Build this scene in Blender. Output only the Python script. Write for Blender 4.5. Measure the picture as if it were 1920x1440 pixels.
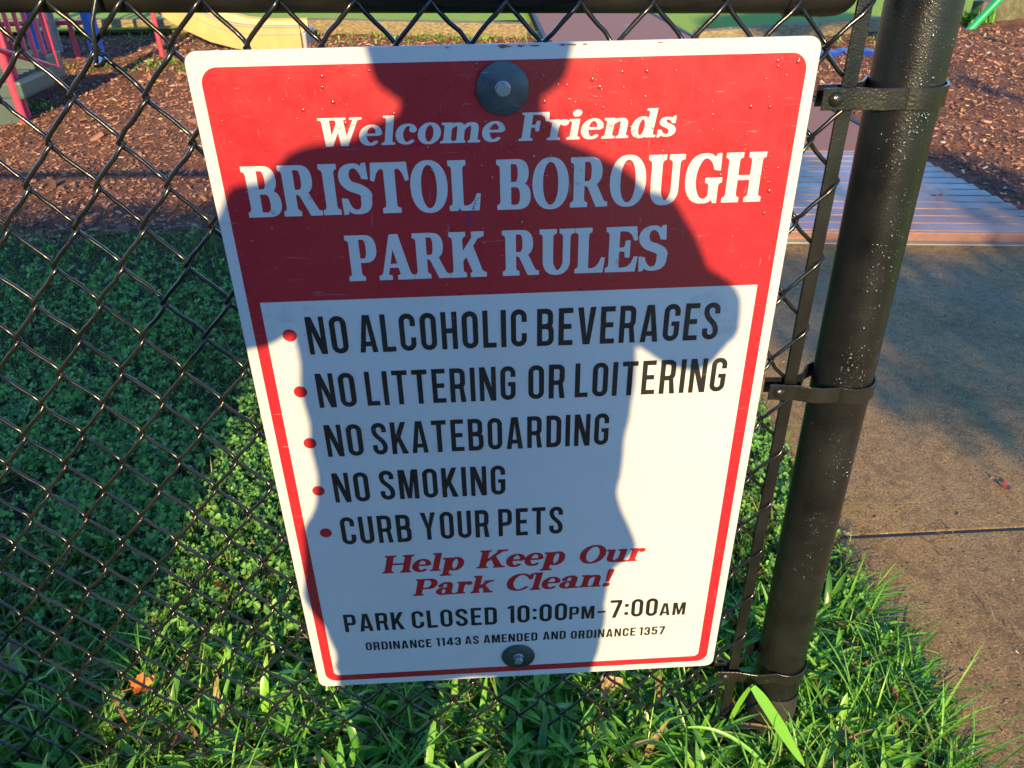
import bpy, bmesh, math, random
import numpy as np
from mathutils import Vector, Matrix
from mathutils.geometry import tessellate_polygon

for _o in list(bpy.data.objects):
    bpy.data.objects.remove(_o)
R = math.radians
PI = math.pi
scene = bpy.context.scene
col = scene.collection
rng = np.random.default_rng(7)
random.seed(7)

# ------------------------------------------------------------------ camera, sky, sun, exposure
cam_d = bpy.data.cameras.new("camera")
cam = bpy.data.objects.new("camera", cam_d)
col.objects.link(cam)
scene.camera = cam
CX, CY, CZ = -0.0378, -0.8148, 1.2501
pitch, yaw, roll = R(31.84), R(2.56), R(-0.993)
fw = Vector((math.sin(yaw) * math.cos(pitch), math.cos(yaw) * math.cos(pitch), -math.sin(pitch)))
rt = Vector((math.cos(yaw), -math.sin(yaw), 0))
up = rt.cross(fw)
r_ = math.cos(roll) * rt + math.sin(roll) * up
u_ = -math.sin(roll) * rt + math.cos(roll) * up
cam.matrix_world = Matrix(((r_.x, u_.x, -fw.x, CX), (r_.y, u_.y, -fw.y, CY), (r_.z, u_.z, -fw.z, CZ), (0, 0, 0, 1)))
cam_d.sensor_width = 36
cam_d.lens = 1500 / 1920 * 36
cam_d.clip_start = 0.02
cam_d.clip_end = 500
cam_d.dof.use_dof = True
cam_d.dof.focus_distance = 1.0
cam_d.dof.aperture_fstop = 20

SUN_EL = 19.55
world = bpy.data.worlds.new("World")
scene.world = world
world.use_nodes = True
wn = world.node_tree
sky = wn.nodes.new("ShaderNodeTexSky")
sky.sky_type = 'NISHITA'
sky.sun_disc = False
sky.sun_elevation = R(SUN_EL)
sky.sun_rotation = R(180)
sky.altitude = 0
sky.air_density = 1.0
sky.dust_density = 0.0
sky.ozone_density = 7.5
bg = wn.nodes["Background"]
bg.inputs[1].default_value = 0.145
wn.links.new(sky.outputs[0], bg.inputs[0])

sun_d = bpy.data.lights.new("sun", 'SUN')
sun = bpy.data.objects.new("sun", sun_d)
col.objects.link(sun)
sun_d.energy = 3.3
sun_d.angle = R(0.53)
sun_d.color = (1.0, 0.735, 0.345)
sdir = Vector((0.0, math.cos(R(SUN_EL)), -math.sin(R(SUN_EL))))      # light travels away from the photographer
sun.rotation_euler = sdir.to_track_quat('-Z', 'Y').to_euler()
sun.location = (0, -20, 12)

scene.view_settings.view_transform = 'Standard'
scene.view_settings.look = 'None'
scene.view_settings.exposure = 1.55
scene.view_settings.gamma = 1
scene.cycles.max_bounces = 6
scene.cycles.transparent_max_bounces = 12

# ------------------------------------------------------------------ material helpers
def mat(name, color=(0.5, 0.5, 0.5), rough=0.6, spec=0.5, metal=0.0):
    m = bpy.data.materials.new(name)
    m.use_nodes = True
    b = m.node_tree.nodes["Principled BSDF"]
    b.inputs["Base Color"].default_value = (*color, 1)
    b.inputs["Roughness"].default_value = rough
    b.inputs["Specular IOR Level"].default_value = spec
    b.inputs["Metallic"].default_value = metal
    return m

def nd(m, t, **kw):
    n = m.node_tree.nodes.new(t)
    for k, v in kw.items():
        if k in n.inputs:
            n.inputs[k].default_value = v
        else:
            setattr(n, k, v)
    return n

def lk(m, a, b):
    m.node_tree.links.new(a, b)

def bsdf(m):
    return m.node_tree.nodes["Principled BSDF"]

def ramp(m, fac, stops):
    n = nd(m, "ShaderNodeValToRGB")
    e = n.color_ramp.elements
    while len(e) < len(stops):
        e.new(0.5)
    for i, (p, c) in enumerate(stops):
        e[i].position = p
        e[i].color = (*c, 1) if len(c) == 3 else c
    lk(m, fac, n.inputs[0])
    return n.outputs[0]

def noise(m, scale, detail=4, rough=0.6, vec=None, dist=0.0):
    n = nd(m, "ShaderNodeTexNoise", Scale=scale, Detail=detail, Roughness=rough, Distortion=dist)
    if vec is None:
        vec = coord(m)
    lk(m, vec, n.inputs["Vector"])
    return n.outputs[0]

def coord(m, scale=None):
    g = nd(m, "ShaderNodeNewGeometry")
    if scale is None:
        return g.outputs["Position"]
    mp = nd(m, "ShaderNodeMapping")
    mp.inputs["Scale"].default_value = scale
    lk(m, g.outputs["Position"], mp.inputs["Vector"])
    return mp.outputs[0]

def mixc(m, fac, a, b, blend='MIX'):
    n = nd(m, "ShaderNodeMix", data_type='RGBA', blend_type=blend)
    for sock, v in ((n.inputs[0], fac), (n.inputs[6], a), (n.inputs[7], b)):
        if isinstance(v, (int, float)):
            sock.default_value = v
        elif isinstance(v, tuple):
            sock.default_value = (*v, 1)
        else:
            lk(m, v, sock)
    return n.outputs[2]

def bump(m, h, strength=0.3, dist=0.002):
    n = nd(m, "ShaderNodeBump", Strength=strength, Distance=dist)
    lk(m, h, n.inputs["Height"])
    lk(m, n.outputs[0], bsdf(m).inputs["Normal"])

def island(m):
    return nd(m, "ShaderNodeNewGeometry").outputs["Random Per Island"]

# ------------------------------------------------------------------ object helpers
def tag(o, label=None, cat=None, group=None, kind=None):
    if label: o["label"] = label
    if cat: o["category"] = cat
    if group: o["group"] = group
    if kind: o["kind"] = kind
    return o

def thing(name, label, cat, loc=(0, 0, 0), rz=0.0, group=None):
    o = bpy.data.objects.new(name, None)
    o.empty_display_size = 0.1
    col.objects.link(o)
    o.location = loc
    o.rotation_euler = (0, 0, rz)
    return tag(o, label, cat, group)

class MB:
    """collects polygons, then builds them as one mesh object"""
    def __init__(s):
        s.v, s.f, s.mi, s.sm = [], [], [], []

    def add(s, vs, fs, mi=0, smooth=False):
        b = len(s.v)
        s.v += [tuple(p) for p in vs]
        for f in fs:
            s.f.append([b + i for i in f])
            s.mi.append(mi)
            s.sm.append(smooth)

    def box(s, c, d, rot=None, mi=0, bev=0.0):
        x, y, z = d[0] / 2, d[1] / 2, d[2] / 2
        M = Matrix.Identity(3) if rot is None else rot
        c = Vector(c)
        if bev <= 0:
            P = [(-x, -y, -z), (x, -y, -z), (x, y, -z), (-x, y, -z), (-x, -y, z), (x, -y, z), (x, y, z), (-x, y, z)]
            F = [(0, 3, 2, 1), (4, 5, 6, 7), (0, 1, 5, 4), (1, 2, 6, 5), (2, 3, 7, 6), (3, 0, 4, 7)]
            s.add([c + M @ Vector(p) for p in P], F, mi)
        else:
            bm = bmesh.new()
            bmesh.ops.create_cube(bm, size=1)
            bmesh.ops.scale(bm, vec=(d[0], d[1], d[2]), verts=bm.verts)
            bmesh.ops.bevel(bm, geom=bm.edges[:], offset=bev, segments=2, affect='EDGES', profile=0.6)
            bm.verts.index_update()
            s.add([c + M @ v.co for v in bm.verts], [[v.index for v in f.verts] for f in bm.faces], mi)
            bm.free()

    def tube(s, pts, rad, n=10, caps=True, mi=0, smooth=True):
        """swept circle along pts; rad is a number or one per point"""
        pts = [Vector(p) for p in pts]
        k = len(pts)
        rad = [rad] * k if isinstance(rad, (int, float)) else rad
        T = []
        for i in range(k):
            t = pts[min(i + 1, k - 1)] - pts[max(i - 1, 0)]
            T.append(t.normalized())
        ref = Vector((0, 1, 0)) if abs(T[0].y) < 0.9 else Vector((1, 0, 0))
        nrm = (ref - T[0] * ref.dot(T[0])).normalized()
        V, F = [], []
        for i in range(k):
            nrm = (nrm - T[i] * nrm.dot(T[i])).normalized()
            bi = T[i].cross(nrm)
            for j in range(n):
                a = 2 * PI * j / n
                V.append(pts[i] + (nrm * math.cos(a) + bi * math.sin(a)) * rad[i])
        for i in range(k - 1):
            for j in range(n):
                a, b = i * n + j, i * n + (j + 1) % n
                F.append((a, b, b + n, a + n))
        s.add(V, F, mi, smooth)
        if caps:
            s.add(V[:n], [tuple(range(n - 1, -1, -1))], mi)
            s.add(V[-n:], [tuple(range(n))], mi)

    def rings(s, R_, caps=True, mi=0, smooth=True):
        """R_: list of equal-length point rings"""
        n = len(R_[0])
        V = [p for r in R_ for p in r]
        F = []
        for i in range(len(R_) - 1):
            for j in range(n):
                a, b = i * n + j, i * n + (j + 1) % n
                F.append((a, b, b + n, a + n))
        if caps:
            F.append(tuple(range(n - 1, -1, -1)))
            F.append(tuple(range((len(R_) - 1) * n, len(R_) * n)))
        s.add(V, F, mi, smooth)

    def lathe(s, prof, c=(0, 0, 0), axis='z', n=32, mi=0, smooth=True, M=None):
        V, F = [], []
        c = Vector(c)
        for (r, h) in prof:
            for j in range(n):
                a = 2 * PI * j / n
                p = Vector((r * math.cos(a), r * math.sin(a), h))
                if axis == 'y':
                    p = Vector((p.x, -p.z, p.y))
                if M is not None:
                    p = M @ p
                V.append(c + p)
        for i in range(len(prof) - 1):
            for j in range(n):
                a, b = i * n + j, i * n + (j + 1) % n
                F.append((a, b, b + n, a + n))
        s.add(V, F, mi, smooth)
        if prof[-1][0] > 1e-5:
            s.add(V[-n:], [tuple(range(n))], mi)
        if prof[0][0] > 1e-5:
            s.add(V[:n], [tuple(range(n - 1, -1, -1))], mi)

    def build(s, name, m, parent=None, loc=None):
        me = bpy.data.meshes.new(name)
        me.from_pydata(s.v, [], s.f)
        for x in (m if isinstance(m, (list, tuple)) else [m]):
            me.materials.append(x)
        me.polygons.foreach_set("material_index", s.mi)
        me.polygons.foreach_set("use_smooth", s.sm)
        me.update()
        o = bpy.data.objects.new(name, me)
        col.objects.link(o)
        if parent:
            o.parent = parent
        if loc is not None:
            o.location = loc
        return o

def mass(name, V, Q, m, parent=None, smooth=False):
    """V (n,3) float array, Q (k,3|4) int array -> one mesh object, fast"""
    me = bpy.data.meshes.new(name)
    n, k, w = len(V), len(Q), Q.shape[1]
    me.vertices.add(n)
    me.vertices.foreach_set("co", np.ascontiguousarray(V, dtype=np.float32).ravel())
    me.loops.add(k * w)
    me.loops.foreach_set("vertex_index", np.ascontiguousarray(Q, dtype=np.int32).ravel())
    me.polygons.add(k)
    me.polygons.foreach_set("loop_start", np.arange(0, k * w, w, dtype=np.int32))
    me.polygons.foreach_set("loop_total", np.full(k, w, dtype=np.int32))
    me.polygons.foreach_set("use_smooth", np.full(k, smooth))
    me.materials.append(m)
    me.update(calc_edges=True)
    me.validate()
    o = bpy.data.objects.new(name, me)
    col.objects.link(o)
    if parent:
        o.parent = parent
    return o

def copy_tree(o, parent=None):
    c = o.copy()
    col.objects.link(c)
    c.parent = parent
    for ch in [x for x in bpy.data.objects if x.parent == o]:
        copy_tree(ch, c)
    return c

def vnoise(x, y, s, seed=0):
    """cheap smooth 2-D value noise in 0..1 (numpy)"""
    x, y = np.asarray(x) * s + seed * 17.3, np.asarray(y) * s + seed * 9.1
    xi, yi = np.floor(x), np.floor(y)
    fx, fy = x - xi, y - yi
    fx, fy = fx * fx * (3 - 2 * fx), fy * fy * (3 - 2 * fy)
    h = lambda a, b: np.modf(np.abs(np.sin(a * 127.1 + b * 311.7) * 43758.5453))[0]
    return (h(xi, yi) * (1 - fx) + h(xi + 1, yi) * fx) * (1 - fy) + (h(xi, yi + 1) * (1 - fx) + h(xi + 1, yi + 1) * fx) * fy
# ------------------------------------------------------------------ materials
M = {}
# black vinyl-coated steel
def black_coat(name, base, rough, sc=300, bs=0.25, bd=0.0006, worn=0.0):
    m = mat(name, base, rough, 0.5)
    n1 = noise(m, sc, 3)
    n2 = noise(m, 14, 5)
    c = ramp(m, n2, [(0.3, base), (0.75, tuple(b * 1.9 + 0.004 for b in base))])
    if worn:
        n3 = noise(m, 55, 6, 0.7)
        c = mixc(m, ramp(m, n3, [(0.66, (0, 0, 0)), (0.74, (worn, worn, worn))]), c, (0.16, 0.12, 0.09))
    lk(m, c, bsdf(m).inputs["Base Color"])
    rr = ramp(m, n2, [(0.3, (rough * 0.8,) * 3), (0.7, (min(1, rough * 1.35),) * 3)])
    lk(m, rr, bsdf(m).inputs["Roughness"])
    bump(m, n1, bs, bd)
    return m
M['wire'] = black_coat('wire_vinyl', (0.005, 0.0045, 0.004), 0.2, 220, 0.2, 0.0005)
M['post'] = black_coat('post_vinyl', (0.0048, 0.005, 0.0052), 0.25, 520, 0.7, 0.0006, 0.12)
M['band'] = black_coat('band_paint', (0.007, 0.007, 0.0065), 0.24, 330, 0.7, 0.0008, 0.35)
M['rail'] = black_coat('rail_vinyl', (0.007, 0.0065, 0.006), 0.33, 300, 0.3, 0.0005, 0.1)
M['chip'] = mat('bare_galvanized', (0.42, 0.42, 0.38), 0.5)

# sign faces
def sign_mat(name, c1, c2, rough, stain):
    m = mat(name, c1, rough, 0.5)
    n = noise(m, 9, 6, 0.65, dist=0.6)
    c = mixc(m, ramp(m, n, [(0.42, (0, 0, 0)), (0.75, (1, 1, 1))]), c1, c2)
    sp = noise(m, 420, 2, 0.5)
    c = mixc(m, ramp(m, sp, [(0.73, (0, 0, 0)), (0.78, (stain,) * 3)]), c, tuple(x * 0.55 for x in c1))
    for (sc_, ax, lim) in ((26, (1, 1, 14), .70), (22, (16, 1, 1.5), .715)):
        s_ = nd(m, "ShaderNodeTexNoise", Scale=sc_, Detail=2, Distortion=.8)
        lk(m, coord(m, ax), s_.inputs["Vector"])
        c = mixc(m, ramp(m, s_.outputs[0], [(lim, (0, 0, 0)), (lim + .03, (.28,) * 3)]), c, (0.30, 0.29, 0.28))
    g_ = noise(m, 5, 7, 0.72, dist=1.2)
    c = mixc(m, ramp(m, g_, [(0.52, (0, 0, 0)), (0.80, (.32,) * 3)]), c, mixc(m, 1.0, c, (0.80, 0.77, 0.80), 'MULTIPLY'))
    lk(m, c, bsdf(m).inputs["Base Color"])
    n2 = noise(m, 30, 5, 0.7)
    lk(m, ramp(m, n2, [(0.3, (rough * 0.75,) * 3), (0.75, (rough * 1.5,) * 3)]), bsdf(m).inputs["Roughness"])
    bump(m, noise(m, 60, 4), 0.05, 0.001)
    return m
M['sign_white'] = sign_mat('sign_white', (0.51, 0.505, 0.50), (0.475, 0.475, 0.475), 0.34, 0.5)
M['sign_red'] = sign_mat('sign_red', (0.36, 0.0165, 0.0260), (0.33, 0.0145, 0.024), 0.3, 0.25)
M['text_white'] = sign_mat('text_white', (0.51, 0.505, 0.50), (0.485, 0.485, 0.48), 0.32, 0.3)
M['text_black'] = sign_mat('text_black', (0.012, 0.012, 0.014), (0.022, 0.022, 0.022), 0.3, 0.2)
M['text_red'] = sign_mat('text_red', (0.38, 0.014, 0.021), (0.34, 0.014, 0.02), 0.32, 0.2)
M['ink'] = mat('blue_ink', (0.035, 0.03, 0.25), 0.4)
M['alu'] = mat('aluminium_edge', (0.45, 0.45, 0.44), 0.45, 0.5, 0.8)
M['drop'] = bpy.data.materials.new('water_drop'); M['drop'].use_nodes = True
_m = M['drop']; _t = _m.node_tree; _t.nodes.clear()
_o = nd(_m, "ShaderNodeOutputMaterial"); _mx = nd(_m, "ShaderNodeMixShader"); _tr = nd(_m, "ShaderNodeBsdfTransparent")
_gl = nd(_m, "ShaderNodeBsdfGlossy", Roughness=0.2); _fr = nd(_m, "ShaderNodeFresnel", IOR=1.45)
_tr.inputs[0].default_value = (0.93, 0.93, 0.93, 1)
_ad = nd(_m, "ShaderNodeMath", operation="ADD"); _ad.inputs[1].default_value = 0.10; lk(_m, _fr.outputs[0], _ad.inputs[0]); lk(_m, _ad.outputs[0], _mx.inputs[0]); lk(_m, _tr.outputs[0], _mx.inputs[1]); lk(_m, _gl.outputs[0], _mx.inputs[2]); lk(_m, _mx.outputs[0], _o.inputs[0])

def washer_mat(name, a, b, rust):
    m = mat(name, a, 0.5, 0.5, 0.35)
    n = noise(m, 60, 6, 0.7)
    c = ramp(m, n, [(0.35, a), (0.7, b)])
    sc = nd(m, "ShaderNodeTexNoise", Scale=60, Detail=3)
    lk(m, coord(m, (1, 1, 9)), sc.inputs["Vector"])
    c = mixc(m, ramp(m, sc.outputs[0], [(0.64, (0, 0, 0)), (0.70, (0.5, 0.5, 0.5))]), c, (0.22, 0.26, 0.28))
    n3 = noise(m, 75, 3)
    c = mixc(m, ramp(m, n3, [(0.70, (0, 0, 0)), (0.74, (rust, rust, rust))]), c, (0.12, 0.05, 0.025))
    lk(m, c, bsdf(m).inputs["Base Color"])
    bump(m, n, 0.3, 0.0006)
    return m
M['washer'] = washer_mat('zinc_washer', (0.045, 0.06, 0.068), (0.085, 0.105, 0.115), 0.9)
M['washer_green'] = washer_mat('green_washer', (0.022, 0.045, 0.035), (0.05, 0.075, 0.06), 0.4)
M['bolt'] = mat('zinc_bolt', (0.32, 0.36, 0.38), 0.3, 0.5, 0.6)

# plants
def leaf_mat(name, stops, rough=0.42, trans=0.35, spec=0.5):
    m = mat(name, stops[0][1], rough, spec)
    c = ramp(m, island(m), stops)
    n = noise(m, 3.0, 3)
    c = mixc(m, ramp(m, n, [(0.4, (0, 0, 0)), (0.65, (0.35, 0.35, 0.35))]), c, mixc(m, 1.0, c, (1.12, 1.0, 0.7), 'MULTIPLY'))
    lk(m, c, bsdf(m).inputs["Base Color"])
    b = bsdf(m)
    tr = nd(m, "ShaderNodeBsdfTranslucent")
    lk(m, mixc(m, 1.0, c, (1.3, 1.25, 0.6), 'MULTIPLY'), tr.inputs[0])
    mx = nd(m, "ShaderNodeMixShader"); mx.inputs[0].default_value = trans
    out = [x for x in m.node_tree.nodes if x.type == 'OUTPUT_MATERIAL'][0]
    lk(m, b.outputs[0], mx.inputs[1]); lk(m, tr.outputs[0], mx.inputs[2]); lk(m, mx.outputs[0], out.inputs[0])
    return m
M['grass'] = leaf_mat('grass_blade', [(0.0, (0.035, 0.08, 0.011)), (0.35, (0.06, 0.13, 0.017)), (0.7, (0.11, 0.23, 0.028)), (0.93, (0.17, 0.30, 0.05)), (1.0, (0.34, 0.30, 0.13))], 0.38)
M['crab'] = leaf_mat('crabgrass_blade', [(0.0, (0.045, 0.14, 0.015)), (0.3, (0.095, 0.28, 0.026)), (0.65, (0.165, 0.42, 0.045)), (0.92, (0.25, 0.50, 0.07)), (0.955, (0.38, 0.42, 0.10)), (0.97, (0.42, 0.30, 0.12)), (1.0, (0.30, 0.19, 0.08))], 0.32, 0.2)
M['clover'] = leaf_mat('clover_leaf', [(0.0, (0.035, 0.10, 0.016)), (0.5, (0.095, 0.25, 0.035)), (1.0, (0.20, 0.45, 0.075))], 0.45, 0.15)
M['unseen_hedge'] = leaf_mat('hedge_leaf', [(0.0, (0.03, 0.07, 0.02)), (1.0, (0.06, 0.12, 0.03))], 0.5)
M['dry'] = mat('dry_stem', (0.32, 0.24, 0.10), 0.6)
def dead_leaf(name, a, b):
    m = mat(name, a, 0.5)
    lk(m, ramp(m, noise(m, 70, 5), [(0.35, a), (0.7, b)]), bsdf(m).inputs["Base Color"])
    return m
M['leaf_orange'] = dead_leaf('orange_leaf', (0.75, 0.20, 0.02), (0.50, 0.10, 0.015))
M['leaf_brown'] = dead_leaf('brown_leaf', (0.24, 0.105, 0.05), (0.14, 0.06, 0.03))
M['leaf_red'] = dead_leaf('red_leaf', (0.30, 0.06, 0.025), (0.18, 0.035, 0.02))
M['leaf_tan'] = dead_leaf('tan_leaf', (0.42, 0.27, 0.14), (0.28, 0.17, 0.09))

# ground
m = M['soil'] = mat('soil', (0.03, 0.03, 0.015), 0.9)
lk(m, ramp(m, noise(m, 9, 6), [(0.35, (0.022, 0.03, 0.012)), (0.7, (0.05, 0.045, 0.022))]), bsdf(m).inputs["Base Color"])
bump(m, noise(m, 60, 5), 0.8, 0.01)
m = M['mulch'] = mat('mulch', (0.1, 0.06, 0.05), 0.9, 0.12)
v = nd(m, "ShaderNodeTexVoronoi", Scale=75.0, Randomness=1.0); lk(m, coord(m, (1, 1.7, 1)), v.inputs["Vector"])
c = ramp(m, v.outputs["Color"], [(0.1, (0.102, 0.048, 0.035)), (0.5, (0.242, 0.112, 0.074)), (0.8, (0.357, 0.173, 0.109)), (0.95, (0.459, 0.255, 0.153))])
c = mixc(m, ramp(m, noise(m, 2.2, 5), [(0.4, (0, 0, 0)), (0.7, (0.6, 0.6, 0.6))]), c, (0.085, 0.045, 0.036))
lk(m, c, bsdf(m).inputs["Base Color"])
bump(m, v.outputs["Distance"], 1.0, 0.015)
m = M['chips'] = mat('mulch_chip', (0.15, 0.08, 0.06), 0.75, 0.2)
lk(m, ramp(m, island(m), [(0.0, (0.076, 0.038, 0.028)), (0.35, (0.204, 0.095, 0.064)), (0.7, (0.344, 0.166, 0.109)), (0.9, (0.459, 0.242, 0.153)), (0.97, (0.535, 0.319, 0.166)), (1.0, (0.637, 0.535, 0.408))]), bsdf(m).inputs["Base Color"])

m = M['concrete'] = mat('concrete', (0.3, 0.22, 0.1), 0.6, 0.3)
f1 = noise(m, 190, 5, 0.75); f2 = noise(m, 3.2, 6, 0.6); f3 = noise(m, 38, 4, 0.65)
c = ramp(m, f1, [(0.33, (0.075, 0.042, 0.014)), (0.45, (0.27, 0.165, 0.062)), (0.56, (0.38, 0.245, 0.10)), (0.67, (0.66, 0.46, 0.22))])
c = mixc(m, ramp(m, f3, [(0.38, (0.55, 0.55, 0.55)), (0.55, (0, 0, 0))]), c, mixc(m, 1.0, c, (0.45, 0.42, 0.38), 'MULTIPLY'))
c = mixc(m, ramp(m, f2, [(0.35, (0, 0, 0)), (0.75, (0.6, 0.6, 0.6))]), c, mixc(m, 1.0, c, (0.66, 0.62, 0.58), 'MULTIPLY'))
st_ = noise(m, 1.6, 7, 0.7, dist=1.0)
c = mixc(m, ramp(m, st_, [(0.50, (0, 0, 0)), (0.58, (0.55, 0.55, 0.55)), (0.64, (0.2, 0.2, 0.2)), (0.74, (0.7, 0.7, 0.7))]), c, mixc(m, 1.0, c, (0.60, 0.60, 0.60), 'MULTIPLY'))
vo = nd(m, "ShaderNodeTexVoronoi", Scale=62.0); lk(m, coord(m, (1, 1.9, 1)), vo.inputs["Vector"])
pit = ramp(m, vo.outputs["Distance"], [(0.17, (1, 1, 1)), (0.28, (0, 0, 0))])
pitsel = ramp(m, vo.outputs["Color"], [(0.34, (1, 1, 1)), (0.36, (0, 0, 0))])
pm = mixc(m, 1.0, pit, pitsel, 'MULTIPLY')
c = mixc(m, mixc(m, 1.0, pm, (0.85, 0.85, 0.85), 'MULTIPLY'), c, (0.03, 0.018, 0.008))
lk(m, c, bsdf(m).inputs["Base Color"])
lk(m, ramp(m, f2, [(0.3, (0.75,) * 3), (0.75, (0.45,) * 3)]), bsdf(m).inputs["Roughness"])
h = nd(m, "ShaderNodeMath", operation='SUBTRACT'); lk(m, f1, h.inputs[0]); lk(m, pm, h.inputs[1])
bump(m, h.outputs[0], 0.7, 0.004)

m = M['deck'] = mat('wet_deck', (0.25, 0.13, 0.10), 0.2)
c = ramp(m, island(m), [(0, (0.17, 0.085, 0.062)), (1, (0.26, 0.135, 0.10))])
gr = nd(m, "ShaderNodeTexNoise", Scale=25.0, Detail=5); lk(m, coord(m, (0.6, 14, 6)), gr.inputs["Vector"])
c = mixc(m, ramp(m, gr.outputs[0], [(0.4, (0, 0, 0)), (0.7, (0.5, 0.5, 0.5))]), c, (0.13, 0.065, 0.05))
lk(m, c, bsdf(m).inputs["Base Color"])
wn_ = noise(m, 2.4, 3)
lk(m, ramp(m, wn_, [(0.35, (0.16,) * 3), (0.68, (0.46,) * 3)]), bsdf(m).inputs["Roughness"])
bump(m, gr.outputs[0], 0.12, 0.002)
m = M['ramp'] = mat('rubber_path', (0.30, 0.16, 0.13), 0.7, 0.15)
lk(m, ramp(m, noise(m, 220, 3), [(0.35, (0.21, 0.105, 0.085)), (0.65, (0.33, 0.18, 0.15))]), bsdf(m).inputs["Base Color"])
lk(m, ramp(m, noise(m, 1.1, 3), [(0.62, (0.75,) * 3), (0.70, (0.3,) * 3)]), bsdf(m).inputs["Roughness"])
bump(m, noise(m, 220, 3), 0.3, 0.002)
m = M['turf'] = mat('far_lawn', (0.13, 0.22, 0.05), 0.9, 0.05)
lk(m, ramp(m, noise(m, 30, 6, 0.7), [(0.3, (0.20, 0.33, 0.05)), (0.7, (0.33, 0.48, 0.10))]), bsdf(m).inputs["Base Color"])
bump(m, noise(m, 60, 4), 0.4, 0.01)
m = M['timber'] = mat('weathered_timber', (0.33, 0.26, 0.15), 0.75)
gr = nd(m, "ShaderNodeTexNoise", Scale=9.0, Detail=6); lk(m, coord(m, (1.2, 9, 9)), gr.inputs["Vector"])
lk(m, ramp(m, gr.outputs[0], [(0.3, (0.10, 0.075, 0.04)), (0.55, (0.24, 0.18, 0.09)), (0.75, (0.34, 0.27, 0.15))]), bsdf(m).inputs["Base Color"])
bump(m, gr.outputs[0], 0.6, 0.01)
m = M['steel_strip'] = mat('grey_strip', (0.20, 0.21, 0.21), 0.3, 0.5, 0.3)

def paint(name, c, rough=0.4):
    m = mat(name, c, rough)
    n = noise(m, 6, 5)
    lk(m, ramp(m, n, [(0.3, tuple(x * 0.85 for x in c)), (0.7, tuple(min(1, x * 1.1) for x in c))]), bsdf(m).inputs["Base Color"])
    return m
M['p_red'] = paint('red_paint', (0.62, 0.055, 0.10))
M['p_blue'] = paint('blue_paint', (0.02, 0.14, 0.62))
M['p_navy'] = paint('dark_blue_plastic', (0.02, 0.05, 0.26))
M['p_green'] = paint('dark_green_plastic', (0.055, 0.085, 0.072), 0.5)
M['p_tan'] = paint('tan_plastic', (0.56, 0.33, 0.125), 0.45)
M['p_grey'] = paint('grey_edge', (0.34, 0.31, 0.30), 0.5)
M['p_swing'] = paint('green_pipe', (0.015, 0.32, 0.12), 0.35)
M['skin'] = mat('skin', (0.55, 0.34, 0.25), 0.5)
M['jacket'] = mat('jacket_cloth', (0.03, 0.035, 0.05), 0.85)
M['jeans'] = mat('jeans_cloth', (0.05, 0.07, 0.13), 0.85)
M['hair'] = mat('hair', (0.05, 0.03, 0.02), 0.6)
M['phone'] = mat('phone_case', (0.02, 0.02, 0.022), 0.3)
M['bark'] = mat('bark', (0.10, 0.075, 0.055), 0.9)
M['rubber'] = mat('black_rubber', (0.02, 0.02, 0.02), 0.6)

m = M['timber_moss'] = mat('mossy_timber', (0.08, 0.08, 0.04), 0.85)
lk(m, ramp(m, noise(m, 12, 6), [(0.35, (0.06, 0.055, 0.03)), (0.6, (0.14, 0.13, 0.06)), (0.8, (0.24, 0.21, 0.10))]), bsdf(m).inputs["Base Color"])

m = M['dry'] = mat('dry_straw', (0.30, 0.22, 0.10), 0.7, 0.2)
lk(m, ramp(m, island(m), [(0, (0.10, 0.065, 0.03)), (0.5, (0.25, 0.17, 0.075)), (1, (0.42, 0.33, 0.17))]), bsdf(m).inputs["Base Color"])
# ------------------------------------------------------------------ chain link fence
ROW, COLP, X0, Z0, YM = 0.0443, 0.0351, -0.4575, 1.040, 0.0108
def slope(x):
    return -0.0223 * (x + 0.457)
fence = thing('chain_link_fence', 'black vinyl coated chain link fence with round post beside the concrete path', 'fence', (0, 0, 0))

mesh = MB()
WR = 0.0024
M_TOP, M_BOT = 4, -23
J_END = 22
for j in range(-70, J_END + 1):
    xl, xr = X0 + j * COLP, X0 + (j + 1) * COLP
    last = (j == J_END)
    pts = []
    wob = random.Random(j)
    for mrow in range(M_BOT, M_TOP + 1):
        left = ((mrow - j) % 2 == 0)
        jx = lambda: wob.uniform(-0.0007, 0.0007)
        xa, xb = (xl - 0.0022, xr + 0.0022) if left else (xr + 0.0022, xl - 0.0022)
        if last:
            xb, xa = (xb + 0.0015 if xb > xa else xb), (xa + 0.0015 if xa > xb else xa)
        za = Z0 + mrow * ROW + (0.0025 if left else -0.0025) * 0
        zb = za + ROW
        # '/' runs in front, '\' behind
        amp = -0.0042 if left else 0.0042
        for t in (0.0, 0.06, 0.15, 0.3, 0.5, 0.7, 0.85, 0.94):
            e = t + 0.012 * math.sin(2 * PI * t)        # steeper next to the knuckles
            x = xa + (xb - xa) * (t - 0.012 * math.sin(2 * PI * t))
            z = za + (zb - za) * e
            y = YM + amp * min(1.0, math.sin(PI * t) * 2.2)
            pts.append((x + jx(), y + jx() * 0.5, z + slope(x) + jx()))
    mesh.tube(pts, WR, 7, True)
mesh.build('chain_link_mesh', M['wire'], fence)

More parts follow.
